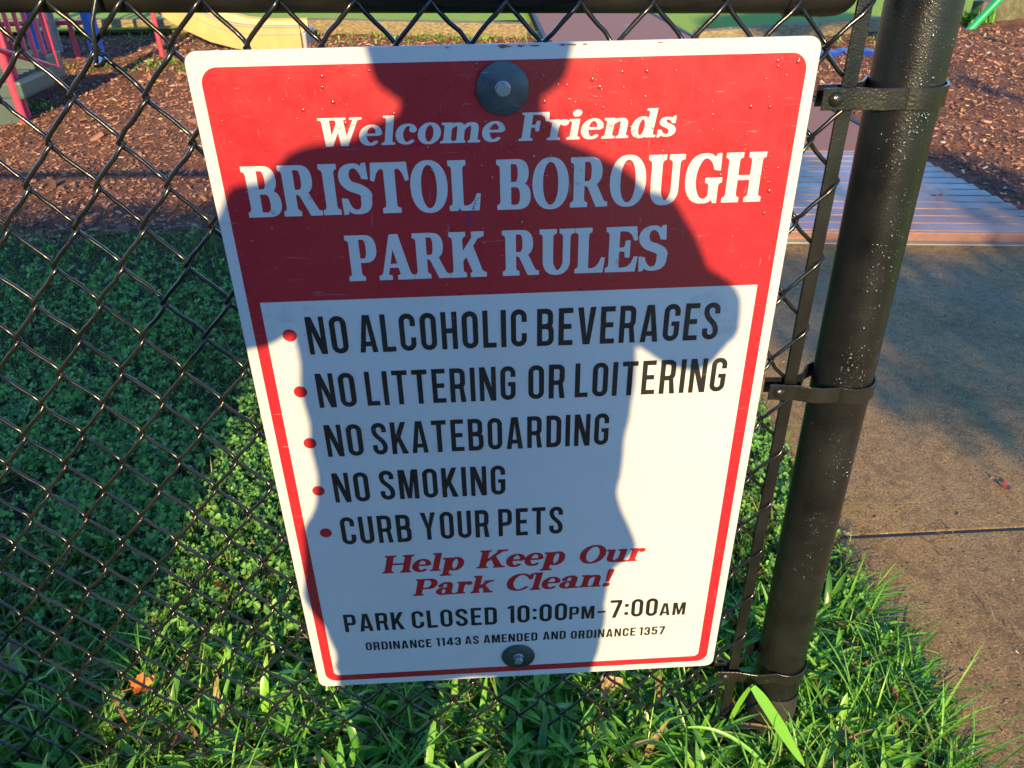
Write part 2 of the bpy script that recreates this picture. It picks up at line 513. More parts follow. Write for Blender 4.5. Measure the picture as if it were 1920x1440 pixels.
# top rail and the pressed cup that closes it beside the post
rl = MB()
rc = lambda x: (x, 0.0315, 1.1775 + slope(x))
rl.tube([rc(x) for x in np.linspace(-2.95, 0.300, 14)], 0.0208, 24)
rl.build('top_rail', M['rail'], fence)
cup = MB()
cp, cr = [], []
for x, r in ((0.272, 0.0226), (0.2735, 0.0236), (0.315, 0.0236), (0.325, 0.0228), (0.333, 0.0200), (0.339, 0.0150), (0.342, 0.0080), (0.3425, 0.001)):
    cp.append(rc(x)); cr.append(r)
cup.tube(cp, cr, 24)
cupo = cup.build('rail_end_cup', M['rail'], fence)
ch = MB()
for (x, a, sx, sz) in ((0.2755, -2.2, 0.0018, 0.011), (0.286, -1.95, 0.0035, 0.0022), (0.309, -1.86, 0.0032, 0.0020), (0.297, -1.70, 0.0016, 0.0014)):
    P = []
    for k in range(10):
        t = 2 * PI * k / 10
        w = 1 + 0.25 * math.sin(3 * t + x * 500)
        xx = x + sx * math.cos(t) * w
        aa = a + sz * math.sin(t) * w / 0.0236
        c0 = rc(xx)
        P.append((xx, c0[1] + 0.02385 * math.cos(aa), c0[2] + 0.02385 * math.sin(aa)))
    ch.add(P, [tuple(range(10))])
ch.build('paint_chip', M['chip'], cupo)

# twisted tie wire on the rail
tw = MB()
tx = -0.384
tw.tube([(tx + 0.014, 0.008, 1.205), (tx + 0.012, 0.004, 1.17), (tx + 0.005, -0.003, 1.150), (tx + 0.003, -0.004, 1.130), (tx + 0.001, -0.005, 1.118), (tx - 0.001, -0.006, 1.1145), (tx + 0.006, -0.007, 1.1155), (tx + 0.011, -0.006, 1.121)], 0.0022, 8)
tw.build('tie_wire', M['wire'], fence)

# tension bar threaded through the last row of loops
tb = MB()
tb.box((0.3445, YM, 0.655), (0.0155, 0.0046, 1.19), None, 0, 0.0012)
tb.build('tension_bar', M['post'], fence)

# terminal post, leaning a touch to the left
PR = 0.0366
PTOP, PBOT = (0.4095, 0.031, 1.34), (0.4335, 0.031, -0.05)
def pc(z):
    t = (z - PBOT[2]) / (PTOP[2] - PBOT[2])
    return Vector((PBOT[0] + (PTOP[0] - PBOT[0]) * t, 0.031, z))
po = MB()
po.tube([pc(z) for z in np.linspace(-0.05, 1.34, 12)], PR, 48)
post = po.build('post', M['post'], fence)
cap = MB()
cap.lathe([(0.0392, -0.03), (0.0392, 0.004), (0.036, 0.014), (0.024, 0.024), (0.001, 0.029)], pc(1.34), n=32)
cap.build('post_cap', M['band'], post)
# broken mud-stained sleeve round the foot of the post
sl = MB()
RG = []
for k, z in enumerate((0.012, 0.03, 0.06, 0.085, 0.118)):
    ring = []
    for j in range(48):
        a = 2 * PI * j / 48
        zz = z
        if k == 0:
            zz += 0.006 * math.sin(5 * a) + (0.022 if -1.75 < (a - 2 * PI if a > PI else a) < -1.45 else 0)
        r = PR + (0.0012 if k == 4 else 0.0028)
        c0 = pc(zz)
        ring.append((c0.x + r * math.cos(a), c0.y + r * math.sin(a), zz))
    RG.append(ring)
sl.rings(RG, caps=False)
sm = black_coat('muddy_foot', (0.012, 0.011, 0.010), 0.6, 200, 0.8, 0.001, 0.5)
sl.build('post_sleeve', sm, post)

def tension_band(z, tilt=0.0, wav=0.0):
    """strap that hugs the post and runs to a carriage bolt through the bar"""
    c0 = pc(z)
    r = PR + 0.0016
    path = [(0.3165, 0.0035), (0.330, 0.0032), (0.349, 0.0020), (0.365, -0.0010 - wav), (0.378, -0.0035 - wav)]
    a0, a1 = R(-118), R(118)
    ring = [(c0.x + r * math.cos(a0 + (a1 - a0) * k / 30), c0.y + r * math.sin(a0 + (a1 - a0) * k / 30)) for k in range(31)]
    back = [(0.381, 0.050), (0.368, 0.029), (0.352, 0.0200), (0.336, 0.0185), (0.3165, 0.0183)]
    P = path + ring + back
    th, hh = 0.0024, 0.0108
    mb = MB()
    n = len(P)
    V = []
    for i, (x, y) in enumerate(P):
        ax, ay = P[max(0, i - 1)]; bx, by = P[min(n - 1, i + 1)]
        tx_, ty_ = bx - ax, by - ay
        L = math.hypot(tx_, ty_); nx, ny = ty_ / L, -tx_ / L
        dz = tilt * (x - 0.33)
        e = 0.0006
        for (o, q) in ((0, -hh + e), (0, hh - e), (th * 0.3, hh), (th * 0.8, hh), (th, hh - e), (th, -hh + e), (th * 0.8, -hh), (th * 0.3, -hh)):
            V.append((x + nx * o, y + ny * o, z + q + dz))
    F = []
    for i in range(n - 1):
        for k in range(8):
            a, b = i * 8 + k, i * 8 + (k + 1) % 8
            F.append((a, a + 8, b + 8, b))
    F += [tuple(range(8)), tuple(range(8 * n - 1, 8 * n - 9, -1))]
    mb.add(V, F)
    o = mb.build('tension_band', M['band'], fence)
    b = MB()
    pr_ = [(0.0075 * math.cos(t), 0.0048 * math.sin(t)) for t in np.linspace(0, PI / 2, 8)]
    b.lathe(pr_[:-1] + [(0.0002, 0.0048)], (0.3295, 0.0008, z), 'y', 24)
    # lathe on y: height axis points towards -y
    b.lathe([(0.0042, -0.030), (0.0042, -0.014), (0.004, 0.0)], (0.3295, 0.0012, z), 'y', 12)
    b.lathe([(0.0078, -0.026), (0.0078, -0.0195), (0.004, -0.019)], (0.3295, 0.0012, z), 'y', 6, smooth=False)
    b.build('carriage_bolt', M['band'], o)
    return o
tension_band(1.064, 0.0, 0.000)
tension_band(0.7145, -0.05, 0.002)
tension_band(0.1795, -0.05, 0.001)

# ------------------------------------------------------------------ sign
SW, SH, SZ = 0.610, 0.914, 0.210
sign = thing('park_rules_sign', 'white and red metal park rules sign bolted to the black chain link fence', 'sign', (0, 0, SZ))
def S(u, v, y):
    return (u - SW / 2, y, SH - v)
def rrect(x0, y0, x1, y1, r, n=8, corners=(1, 1, 1, 1)):
    """bl, br, tr, tl rounded"""
    P = []
    for (cx, cy, a, k) in ((x0, y0, 180, 0), (x1, y0, 270, 1), (x1, y1, 0, 2), (x0, y1, 90, 3)):
        rr = r * corners[k]
        if rr <= 0:
            P.append((cx, cy)); continue
        ox = cx + (rr if k in (0, 3) else -rr); oy = cy + (rr if k in (0, 1) else -rr)
        for i in range(n + 1):
            t = R(a + 90 * i / n)
            P.append((ox + rr * math.cos(t), oy + rr * math.sin(t)))
    return P

class Flat:
    """flat printed shapes; every shape sits a hair in front of the one before"""
    def __init__(s, y):
        s.mb, s.y = MB(), y
    def add(s, outer, holes=()):
        loops = [[Vector((p[0], p[1], 0)) for p in outer]] + [[Vector((p[0], p[1], 0)) for p in h] for h in holes]
        tris = tessellate_polygon(loops)
        flat = [p for l in loops for p in l]
        V = [(p.x - SW / 2, s.y, SH - p.y) for p in flat]
        F = []
        for t in tris:
            a, b, c = [flat[i] for i in t]
            ar = (b.x - a.x) * (c.y - a.y) - (b.y - a.y) * (c.x - a.x)
            if abs(ar) < 1e-14: continue
            F.append(tuple(t) if ar < 0 else (t[0], t[2], t[1]))     # face towards -y
        s.mb.add(V, F)
        s.y -= 0.000012
    def build(s, name, m):
        return s.mb.build(name, m, sign)

pl = MB()
outl = rrect(0, 0, SW, SH, 0.0125, 8)
n = len(outl)
e = 0.0005
inner = rrect(e, e, SW - e, SH - e, 0.0120, 8)
pl.rings([[S(u, v, 0.0028) for u, v in outl], [S(u, v, e) for u, v in outl], [S(u, v, 0.0) for u, v in inner]], caps=True, smooth=False)
plate = pl.build('plate', M['sign_white'], sign)
fl = Flat(-0.00015)
fl.add(rrect(0.0122, 0.0145, 0.5985, 0.9015, 0.0165, 10), [rrect(0.0255, 0.2610, 0.5845, 0.8895, 0.0085, 8, (0, 0, 1, 1))])
fl.build('red_panel', M['sign_red'])

# ---- lettering -----------------------------------------------------------
def arc(cx, cy, rx, ry, a0, a1, n=12):
    return [(cx + rx * math.cos(R(a0 + (a1 - a0) * i / n)), cy + ry * math.sin(R(a0 + (a1 - a0) * i / n))) for i in range(n + 1)]
def bez(p0, p1, p2, p3, n=12):
    out = []
    for i in range(n + 1):
        t = i / n; a = (1 - t) ** 3; b = 3 * t * (1 - t) ** 2; c = 3 * t * t * (1 - t); d = t ** 3
        out.append((a * p0[0] + b * p1[0] + c * p2[0] + d * p3[0], a * p0[1] + b * p1[1] + c * p2[1] + d * p3[1]))
    return out
def stroke(P, wx, wy=None):
    """outline of a pen running along P; wx = width of upright parts, wy = of level parts; numbers or lists"""
    Q = [P[0]]
    for p in P[1:]:
        if math.hypot(p[0] - Q[-1][0], p[1] - Q[-1][1]) > 1e-6: Q.append(p)
    k = len(Q)
    A, B = [], []
    for i in range(k):
        d = []
        for (a, b) in ((max(i - 1, 0), max(i, 1)), (min(i, k - 2), min(i + 1, k - 1))):
            L = math.hypot(Q[b][0] - Q[a][0], Q[b][1] - Q[a][1])
            d.append(((Q[b][0] - Q[a][0]) / L, (Q[b][1] - Q[a][1]) / L))
        tx_, ty_ = d[0][0] + d[1][0], d[0][1] + d[1][1]
        L = math.hypot(tx_, ty_) or 1
        nx, ny = -ty_ / L, tx_ / L
        cosh = max(0.5, nx * -d[0][1] + ny * d[0][0])
        t = i / (k - 1)
        f = lambda w: np.interp(t, np.linspace(0, 1, len(w)), w) if isinstance(w, (list, tuple)) else w
        w1 = f(wx); w2 = f(wy) if wy is not None else w1
        w = math.sqrt((w1 * nx) ** 2 + (w2 * ny) ** 2) / cosh / 2
        A.append((Q[i][0] + nx * w, Q[i][1] + ny * w)); B.append((Q[i][0] - nx * w, Q[i][1] - ny * w))
    return (A + B[::-1], [])
def poly(*p):
    return (list(p), [])
def rect(x0, y0, x1, y1):
    return ([(x0, y0), (x1, y0), (x1, y1), (x0, y1)], [])

def sans(chh, wf=1.0, s=0.125, h=0.135):
    """condensed grotesque capitals and figures; cap height 1. returns (advance width, shapes)"""
    w = 0.39 * wf
    def CC(x0=0.0, x1=None):
        x1 = w if x1 is None else x1
        rx = (x1 - x0 - s) / 2
        ry = min(rx * 1.05, 0.22)
        return x0 + s / 2, x1 - s / 2, (x0 + x1) / 2, rx, ry
    L, Rr, cx, rx, ry = CC()
    T, B_ = 1 - h / 2 - ry, h / 2 + ry
    top = arc(cx, T, rx, ry, 0, 180); bot = arc(cx, B_, rx, ry, 180, 360)
    if chh in 'O0':
        return w, [(arc(cx, T, rx + s / 2, ry + h / 2, 0, 180) + arc(cx, B_, rx + s / 2, ry + h / 2, 180, 360),
                    [arc(cx, T, rx - s / 2, ry - h / 2, 0, 180) + arc(cx, B_, rx - s / 2, ry - h / 2, 180, 360)])]
    if chh == 'C':
        return w, [stroke([(Rr, .66)] + top + bot + [(Rr, .36)], s, h)]
    if chh == 'G':
        return w, [stroke([(Rr, .68)] + top + bot + [(Rr, .47)], s, h), rect(w * .50, .41, w, .53)]
    if chh == 'S':
        return w, [stroke([(Rr, .70)] + top + [(L, T - .01)] + bez((L, T - .02), (L, .53), (Rr, .50), (Rr, B_ + .02), 12) + arc(cx, B_, rx, ry, 0, -180) + [(L, .31)], s, h)]
    if chh == 'U':
        return w, [stroke([(L, 1)] + bot + [(Rr, 1)], s, h)]
    if chh in 'DPRB':
        rr = 0.17
        def bowl(y0, y1, x1, r):
            r = min(r, (y1 - y0) / 2)
            ri = max(0.01, r - s * .9)
            return ([(0.002, y0), (x1 - r, y0)] + arc(x1 - r, y0 + r, r, r, -90, 0, 8) + arc(x1 - r, y1 - r, r, r, 0, 90, 8) + [(0.002, y1)],
                    [[(s, y0 + h), (x1 - s - ri, y0 + h)] + arc(x1 - s - ri, y0 + h + ri, ri, ri, -90, 0, 6) + arc(x1 - s - ri, y1 - h - ri, ri, ri, 0, 90, 6) + [(s, y1 - h)]])
        if chh == 'D': return w * 1.02, [bowl(0, 1, w * 1.02, .2)]
        if chh == 'P': return w, [rect(0, 0, s, .5), bowl(.38, 1, w, rr)]
        if chh == 'R':
            return w * 1.03, [rect(0, 0, s, .5), bowl(.40, 1, w, rr), poly((w - s - .03, .43), (w - .05, .47), (w * 1.03, 0), (w * 1.03 - s * 1.05, 0))]
        return w * 1.04, [bowl(.46, 1, w * .99, rr), bowl(0, .46 + h * .95, w * 1.04, rr + .01)]
    if chh == 'A':
        W_ = w * 1.12
        return W_, [poly((0, 0), (W_ / 2 - .085 * wf, 1), (W_ / 2 + .085 * wf, 1), (W_, 0), (W_ - s * 1.02, 0), (W_ / 2, .80), (s * 1.02, 0)), rect(W_ * .22, .17, W_ * .78, .17 + h * .92)]
    if chh == 'E':
        W_ = w * .88
        return W_, [rect(0, 0, s, 1), rect(s - .01, 1 - h, W_, 1), rect(s - .01, 0, W_, h), rect(s - .01, .5 - h / 2 + .01, W_ * .9, .5 + h / 2 + .01)]
    if chh == 'L':
        W_ = w * .84
        return W_, [rect(0, 0, s, 1), rect(s - .01, 0, W_, h)]
    if chh == 'T':
        return w, [rect(0, 1 - h, w, 1), rect(w / 2 - s / 2, 0, w / 2 + s / 2, 1 - h + .01)]
    if chh == 'I':
        return s, [rect(0, 0, s, 1)]
    if chh == 'H':
        return w, [rect(0, 0, s, 1), rect(w - s, 0, w, 1), rect(s - .01, .5 - h / 2, w - s + .01, .5 + h / 2)]
    if chh == 'N':
        W_ = w * 1.08
        return W_, [poly((0, 0), (0, 1), (s * 1.12, 1), (W_ - s + .01, .40), (W_ - s + .01, 1), (W_, 1), (W_, 0), (W_ - s * 1.1, 0), (s - .01, .61), (s - .01, 0))]
    if chh == 'M':
        W_ = w * 1.34
        return W_, [poly((0, 0), (0, 1), (s * 1.35, 1), (W_ / 2, .36), (W_ - s * 1.35, 1), (W_, 1), (W_, 0), (W_ - s, 0), (W_ - s, .62), (W_ / 2 + .055, 0.02), (W_ / 2 - .055, 0.02), (s, .62), (s, 0))]
    if chh == 'K':
        W_ = w * 1.06
        return W_, [poly((0, 0), (0, 1), (s, 1), (s, .60), (W_ - s * 1.1, 1), (W_, 1), (W_ * .60, .53), (W_ + .02, 0), (W_ - s * 1.1, 0), (W_ * .42, .40), (s, .27), (s, 0))]
    if chh == 'V':
        W_ = w * 1.12
        return W_, [poly((0, 1), (s * 1.08, 1), (W_ / 2, .24), (W_ - s * 1.08, 1), (W_, 1), (W_ / 2 + .085, 0), (W_ / 2 - .085, 0))]
    if chh == 'Y':
        W_ = w * 1.12
        return W_, [poly((0, 1), (s * 1.1, 1), (W_ / 2, .58), (W_ - s * 1.1, 1), (W_, 1), (W_ / 2 + s / 2, .40), (W_ / 2 + s / 2, 0), (W_ / 2 - s / 2, 0), (W_ / 2 - s / 2, .40))]
    if chh == '1':
        W_ = s * 1.75
        return W_, [rect(W_ - s, 0, W_, 1), poly((0, .80), (W_ - s + .01, .86), (W_ - s + .01, 1), (0, .92))]
    if chh == '3':
        return w, [stroke([(L, .70)] + arc(cx, T, rx, ry, 180, 0) + [(Rr, .66)] + bez((Rr, .66), (Rr, .56), (cx + .08, .53), (cx - .04, .525), 6), s, h),
                   stroke(bez((cx - .04, .525), (cx + .08, .52), (Rr, .48), (Rr, .38), 6) + arc(cx, B_, rx, ry, 0, -180) + [(L, .31)], s, h)]
    if chh == '4':
        return w * 1.1, [rect(w * .62, 0, w * .62 + s, 1), rect(0.03, .18, w * 1.1, .18 + h), poly((0.0, .18), (0, .33), (w * .62 - .01, 1), (w * .62 + .01, 1), (w * .62 + .01, .74), (s * 1.05, .30))]
    if chh == '5':
        return w, [rect(.02, 1 - h, w - .01, 1), rect(.02, .47, .02 + s, 1 - h + .01), stroke(bez((.07, .53), (.10, .60), (Rr, .68), (Rr, .44), 10) + [(Rr, B_)] + arc(cx, B_, rx, ry, 0, -180) + [(L, .30)], s, h)]
    if chh == '7':
        return w, [rect(0, 1 - h, w, 1), poly((w - s * 1.05, 1 - h + .01), (w, 1 - h + .01), (w * .52, 0), (w * .52 - s * 1.05, 0))]
    if chh == ':':
        return s, [rect(0, .14, s, .14 + s * 1.05), rect(0, .60, s, .60 + s * 1.05)]
    if chh == '-':
        return .3, [rect(0, .36, .3, .46)]
    raise KeyError(chh)

def slab(x0, x1, y, a, b, d, t=0.10, k=0.07):
    """bracketed slab serif: foot from x0..x1 at y, stem edges a..b, d=+1 foot / -1 head"""
    P = [(x0, y), (x1, y), (x1, y + d * t)]
    if x1 > b + 1e-6: P += [(b + (x1 - b) * .45, y + d * (t + .012)), (b + (x1 - b) * .16, y + d * (t + k * .45)), (b, y + d * (t + k))]
    else: P += [(b, y + d * (t + k))]
    if x0 < a - 1e-6: P += [(a, y + d * (t + k)), (a - (a - x0) * .16, y + d * (t + k * .45)), (a - (a - x0) * .45, y + d * (t + .012)), (x0, y + d * t)]
    else: P += [(a, y + d * (t + k))]
    return (P, [])

def serif(chh):
    """condensed slab-serif capitals, cap height 1"""
    s, e = .19, .065
    def stem(a, el=e, er=e, top=True, bottom=True, s=s):
        o = [rect(a, .05 if bottom else 0, a + s, .95 if top else 1)]
        if bottom: o.append(slab(a - el, a + s + er, 0, a, a + s, 1))
        if top: o.append(slab(a - el, a + s + er, 1, a, a + s, -1))
        return o
    def bowl(x0, x1, y0, y1, tx=.19, ty=.095, fl=.45):
        ym, ry = (y0 + y1) / 2, (y1 - y0) / 2
        xs = x0 + (x1 - x0) * fl
        sup = lambda cx, rx, ry, n=14: [(cx + rx * abs(math.cos(t)) ** .85, ym + ry * math.copysign(abs(math.sin(t)) ** .85, math.sin(t))) for t in np.linspace(-PI / 2, PI / 2, n)]
        return ([(x0, y0)] + sup(xs, x1 - xs, ry) + [(x0, y1)], [[(x0 + .07, y0 + ty)] + sup(xs - .02, x1 - tx - xs + .02, ry - ty) + [(x0 + .07, y1 - ty)]])
    if chh == 'I': return .32, stem(e)
    if chh == 'B':
        return .64, stem(e, er=0) + [bowl(e + s - .07, .60, .46, 1.0), bowl(e + s - .07, .64, 0, .545)]
    if chh == 'P':
        return .60, stem(e, er=0, bottom=False) + [slab(0, e + s + e, 0, e, e + s, 1), bowl(e + s - .07, .60, .40, 1.0)]
    if chh == 'R':
        return .72, stem(e, er=0, bottom=False) + [slab(0, e + s + e, 0, e, e + s, 1), bowl(e + s - .07, .60, .43, 1.0),
            poly((.285, .50), (.45, .50), (.50, .46), (.645, .135), (.665, .11), (.72, .10), (.72, 0), (.51, 0), (.34, .41), (.285, .43))]
    if chh == 'S':
        c = bez((.47, .70), (.44, .86), (.38, .955), (.285, .955), 8) + bez((.285, .955), (.05, .955), (.02, .62), (.24, .545), 12) + bez((.24, .545), (.50, .455), (.53, .40), (.46, .18), 8)[0:6] + bez((.478, .30), (.49, .12), (.40, .045), (.285, .045), 8) + bez((.285, .045), (.17, .045), (.11, .14), (.085, .31), 8)
        return .555, [stroke(c, [.07, .10, .16, .19, .19, .19, .17, .10, .07], [.07, .085, .10, .16, .20, .17, .10, .085, .07]),
                      poly((.515, 1.01), (.455, 1.0), (.42, .90), (.43, .70), (.535, .685)), poly((.03, -.01), (.095, .0), (.13, .10), (.115, .31), (.015, .33))]
    if chh == 'T':
        return .714, [rect(.262, .05, .452, .92), slab(.19, .525, 0, .262, .452, 1),
                      poly((.03, 1), (.684, 1), (.714, .66), (.660, .635), (.615, .78), (.565, .855), (.50, .885), (.452, .84), (.262, .84), (.214, .885), (.15, .855), (.10, .78), (.054, .635), (0, .66))]
    if chh == 'O':
        E_ = lambda rx, ry, n=40: [(.345 + rx * math.copysign(abs(math.cos(t)) ** .92, math.cos(t)), .5 + ry * math.copysign(abs(math.sin(t)) ** .92, math.sin(t))) for t in np.linspace(0, 2 * PI, n, endpoint=False)]
        return .69, [(E_(.345, .52), [E_(.160, .43)])]
    if chh == 'L':
        return .594, stem(e, bottom=False) + [slab(0, .27, 0, e, e + s, 1), poly((.2, 0), (.56, 0), (.594, .335), (.540, .345), (.49, .22), (.43, .14), (.36, .105), (.2, .10))]
    if chh == 'E':
        return .64, stem(e, er=0, bottom=False, top=False) + [slab(0, .255, 0, e, e + s, 1), slab(0, .255, 1, e, e + s, -1),
            poly((.2, 0), (.60, 0), (.64, .335), (.585, .345), (.53, .2), (.46, .125), (.38, .10), (.2, .10)),
            poly((.2, 1), (.59, 1), (.625, .70), (.57, .69), (.52, .82), (.45, .885), (.38, .90), (.2, .90)),
            rect(.2, .46, .40, .55), poly((.40, .32), (.475, .32), (.475, .70), (.40, .70), (.385, .58), (.35, .55), (.35, .46), (.385, .44))]
    if chh == 'U':
        c = [(.16, .93), (.16, .36)] + arc(.348, .30, .188, .262, 180, 360, 16)[1:] + [(.536, .93)]
        return .69, [stroke(c, [.19, .19, .19, .15, .13, .13, .13], [.19, .19, .14, .10, .10, .13, .13]), slab(0, .325, 1, .065, .255, -1), slab(.40, .69, 1, .471, .601, -1)]
    if chh == 'G':
        c = bez((.59, .68), (.56, .87), (.47, .955), (.37, .955), 8) + bez((.37, .955), (.20, .955), (.095, .76), (.095, .50), 10) + bez((.095, .50), (.095, .22), (.20, .045), (.37, .045), 10) + bez((.37, .045), (.47, .045), (.53, .11), (.555, .22), 6)
        return .714, [stroke(c, [.07, .10, .17, .19, .19, .18, .12, .10], [.08, .09, .10, .19, .19, .11, .09, .10]),
                      poly((.655, 1.0), (.59, .995), (.535, .88), (.575, .67), (.665, .655)), rect(.475, .08, .645, .45), slab(.40, .714, .52, .475, .645, -1), poly((.56, .2), (.645, .2), (.645, -.0), (.59, -.0), (.545, .10))]
    if chh == 'H':
        return .77, stem(e) + stem(.77 - e - s) + [rect(e + s - .01, .45, .77 - e - s + .01, .55)]
    if chh == 'A':
        return .71, [stroke([(.115, .06), (.32, .98)], .10), poly((.29, 1.0), (.43, 1.0), (.665, .05), (.465, .05), (.315, .72)), rect(.16, .27, .50, .36), slab(0, .255, 0, .07, .17, 1, k=.05), slab(.385, .71, 0, .46, .655, 1, k=.05)]
    if chh == 'K':
        return .74, stem(e) + [stroke([(.22, .40), (.575, .95)], .105), slab(.46, .70, 1, .50, .63, -1, k=.04), poly((.37, .64), (.47, .70), (.685, .05), (.49, .05), (.315, .52)), slab(.42, .74, 0, .485, .68, 1, k=.04)]
    raise KeyError(chh)

def bookm(chh):
    """bold wide roman letters (slanted afterwards); cap height 1, x-height .73"""
    X, s, t, q = .73, .19, .075, .055
    foot = lambda a, el=.09, er=.09, ss=s: slab(a - el, a + ss + er, 0, a, a + ss, 1, t, q)
    head = lambda a, y, el=.10, ss=s: slab(a - el, a + ss, y, a, a + ss, -1, t, q)
    def ring(cx, cy, rx, ry, tx, ty):
        f = lambda rx, ry: [(cx + rx * math.cos(a), cy + ry * math.sin(a)) for a in np.linspace(0, 2 * PI, 36, endpoint=False)]
        return (f(rx, ry), [f(rx - tx, ry - ty)])
    if chh == 'o': return .66, [ring(.33, X / 2, .33, X / 2 + .02, .185, .085)]
    if chh == 'e':
        c = [(.50, .40)] + arc(.33, X / 2, .245, .325, 12, 180, 14) + arc(.33, X / 2, .245, .325, 180, 318, 12)
        return .64, [stroke(c, [.15, .13, .11, .19, .19, .17, .08], [.15, .08, .09, .1, .1, .10, .08]), rect(.16, .335, .575, .425)]
    if chh == 'c':
        c = arc(.33, X / 2, .245, .325, 38, 180, 12) + arc(.33, X / 2, .245, .325, 180, 318, 12)
        return .62, [stroke(c, [.10, .10, .18, .19, .18, .10, .08], [.1, .08, .09, .1, .1, .09, .08]), ring(.49, .52, .095, .10, .094, .099)]
    if chh == 'l': return .37, [rect(.09, .05, .28, 1.0), foot(.09), head(.09, 1.03)]
    if chh == 'i': return .37, [rect(.09, .05, .28, .70), foot(.09), head(.09, X), ring(.185, .93, .12, .12, .119, .119)]
    if chh == 'r':
        return .58, [rect(.09, .05, .28, .70), foot(.09), head(.09, X), stroke(bez((.24, .42), (.27, .62), (.36, .70), (.48, .66), 8), [.07, .09, .12]), ring(.47, .615, .10, .105, .099, .104)]
    def arch(x0, x1):
        return stroke(bez((x0, .44), (x0 + .05, .66), (x1 - .02, .80), (x1, .50), 10) + [(x1, .06)], [.06, .09, .17, .19, .19, .19], [.06, .09, .10, .1, .1, .1])
    if chh == 'n': return .84, [rect(.09, .05, .28, .70), foot(.09), head(.09, X), arch(.22, .62), foot(.525, .07, .09)]
    if chh == 'm': return 1.22, [rect(.09, .05, .28, .70), foot(.09), head(.09, X), arch(.22, .58), foot(.485, .06, .06), arch(.64, 1.0), foot(.905, .06, .09)]
    if chh == 'u':
        return .86, [stroke([(.185, .70), (.185, .30)] + bez((.185, .28), (.19, .0), (.48, -.02), (.60, .26), 10), [.19, .19, .19, .15, .09, .06], [.1, .1, .1, .1, .09, .06]), rect(.55, .05, .74, .70), head(.09, X), head(.55, X), slab(.55, .86, 0, .55, .74, 1, t, q)]
    if chh == 'd':
        return .80, [ring(.30, X / 2, .30, X / 2 + .02, .185, .085), rect(.49, .05, .68, 1.0), slab(.50, .78, 0, .50, .68, 1, t, q), head(.49, 1.03)]
    if chh == 'p':
        return .80, [ring(.47, X / 2, .31, X / 2 + .02, .185, .085), rect(.09, -.24, .28, .70), head(.09, X), slab(0, .40, -.30, .09, .28, 1, t, q)]
    if chh == 'a':
        c = bez((.10, .52), (.14, .72), (.50, .82), (.50, .50), 10) + [(.50, .12)]
        return .74, [stroke(c, [.10, .10, .17, .19, .19, .19], [.1, .085, .1, .1, .1, .1]), ring(.13, .535, .085, .085, .084, .084), ring(.285, .21, .285, .225, .18, .075), slab(.42, .72, 0, .42, .59, 1, t, q)]
    if chh == 's':
        c = bez((.44, .52), (.40, .68), (.10, .74), (.105, .54), 10) + bez((.105, .54), (.11, .40), (.47, .40), (.46, .20), 10)[1:] + bez((.46, .20), (.44, -.02), (.14, .0), (.07, .22), 10)[1:]
        return .56, [stroke(c, [.08, .09, .16, .19, .19, .17, .09, .08], [.08, .085, .1, .15, .15, .1, .085, .08]), poly((.47, .75), (.43, .74), (.39, .62), (.41, .49), (.49, .48)), poly((.03, -.02), (.07, -.01), (.12, .1), (.10, .25), (.02, .26))]
    if chh == 'k':
        return .84, [rect(.09, .05, .28, 1.0), foot(.09, .09, .05), head(.09, 1.03), stroke([(.26, .30), (.60, .66)], .10), slab(.46, .80, X, .54, .68, -1, t, .03), poly((.36, .44), (.47, .50), (.78, .05), (.57, .05)), slab(.50, .86, 0, .58, .78, 1, t, .03)]
    if chh == 'W':
        d = lambda x0, x1, wt: poly((x0, .95), (x0 + wt, .95), (x1 + wt * .55, 0), (x1 - wt * .35, 0))
        return 1.24, [d(.10, .36, .20), poly((.60, .95), (.71, .95), (.46, 0), (.34, 0)), d(.52, .82, .20), poly((1.06, .95), (1.17, .95), (.92, 0), (.80, 0)),
                      slab(0, .41, 1, .10, .30, -1, t, .03), slab(.43, .80, 1, .52, .72, -1, t, .03), slab(.95, 1.28, 1, 1.06, 1.17, -1, t, .03)]
    st = lambda a: [rect(a, .05, a + .21, .95), slab(a - .09, a + .30, 0, a, a + .21, 1, t, q), slab(a - .09, a + .30, 1, a, a + .21, -1, t, q)]
    if chh == 'F':
        return .84, [rect(.09, .05, .30, .95), slab(0, .40, 0, .09, .30, 1, t, q), slab(0, .31, 1, .09, .30, -1, t, q), poly((.25, 1), (.80, 1), (.83, .68), (.77, .67), (.72, .82), (.62, .90), (.25, .91)), rect(.25, .47, .50, .56), poly((.49, .33), (.56, .33), (.56, .70), (.49, .70), (.46, .56), (.46, .47))]
    if chh == 'H': return 1.06, st(.09) + st(.76) + [rect(.29, .46, .77, .55)]
    if chh == 'K': return 1.04, st(.09) + [stroke([(.27, .36), (.78, .95)], .10), slab(.62, 1.0, 1, .70, .86, -1, t, .03), poly((.43, .58), (.57, .68), (.94, .05), (.70, .05)), slab(.62, 1.04, 0, .70, .94, 1, t, .03)]
    if chh == 'P': return .86, st(.09) + [([(.25, .38), (.55, .38)] + arc(.55, .69, .31, .31, -90, 90, 14) + [(.25, 1)], [[(.31, .47), (.52, .47)] + arc(.50, .69, .15, .22, -90, 90, 10) + [(.31, .91)]])]
    if chh == 'O': return .98, [ring(.49, .5, .49, .525, .21, .09)]
    if chh == 'C':
        c = arc(.50, .5, .385, .47, 32, 180, 14) + arc(.50, .5, .385, .47, 180, 325, 14)
        return .92, [stroke(c, [.08, .10, .20, .21, .21, .12, .08], [.08, .09, .1, .1, .1, .09, .08]), poly((.93, 1.0), (.87, .99), (.80, .86), (.82, .66), (.92, .64))]
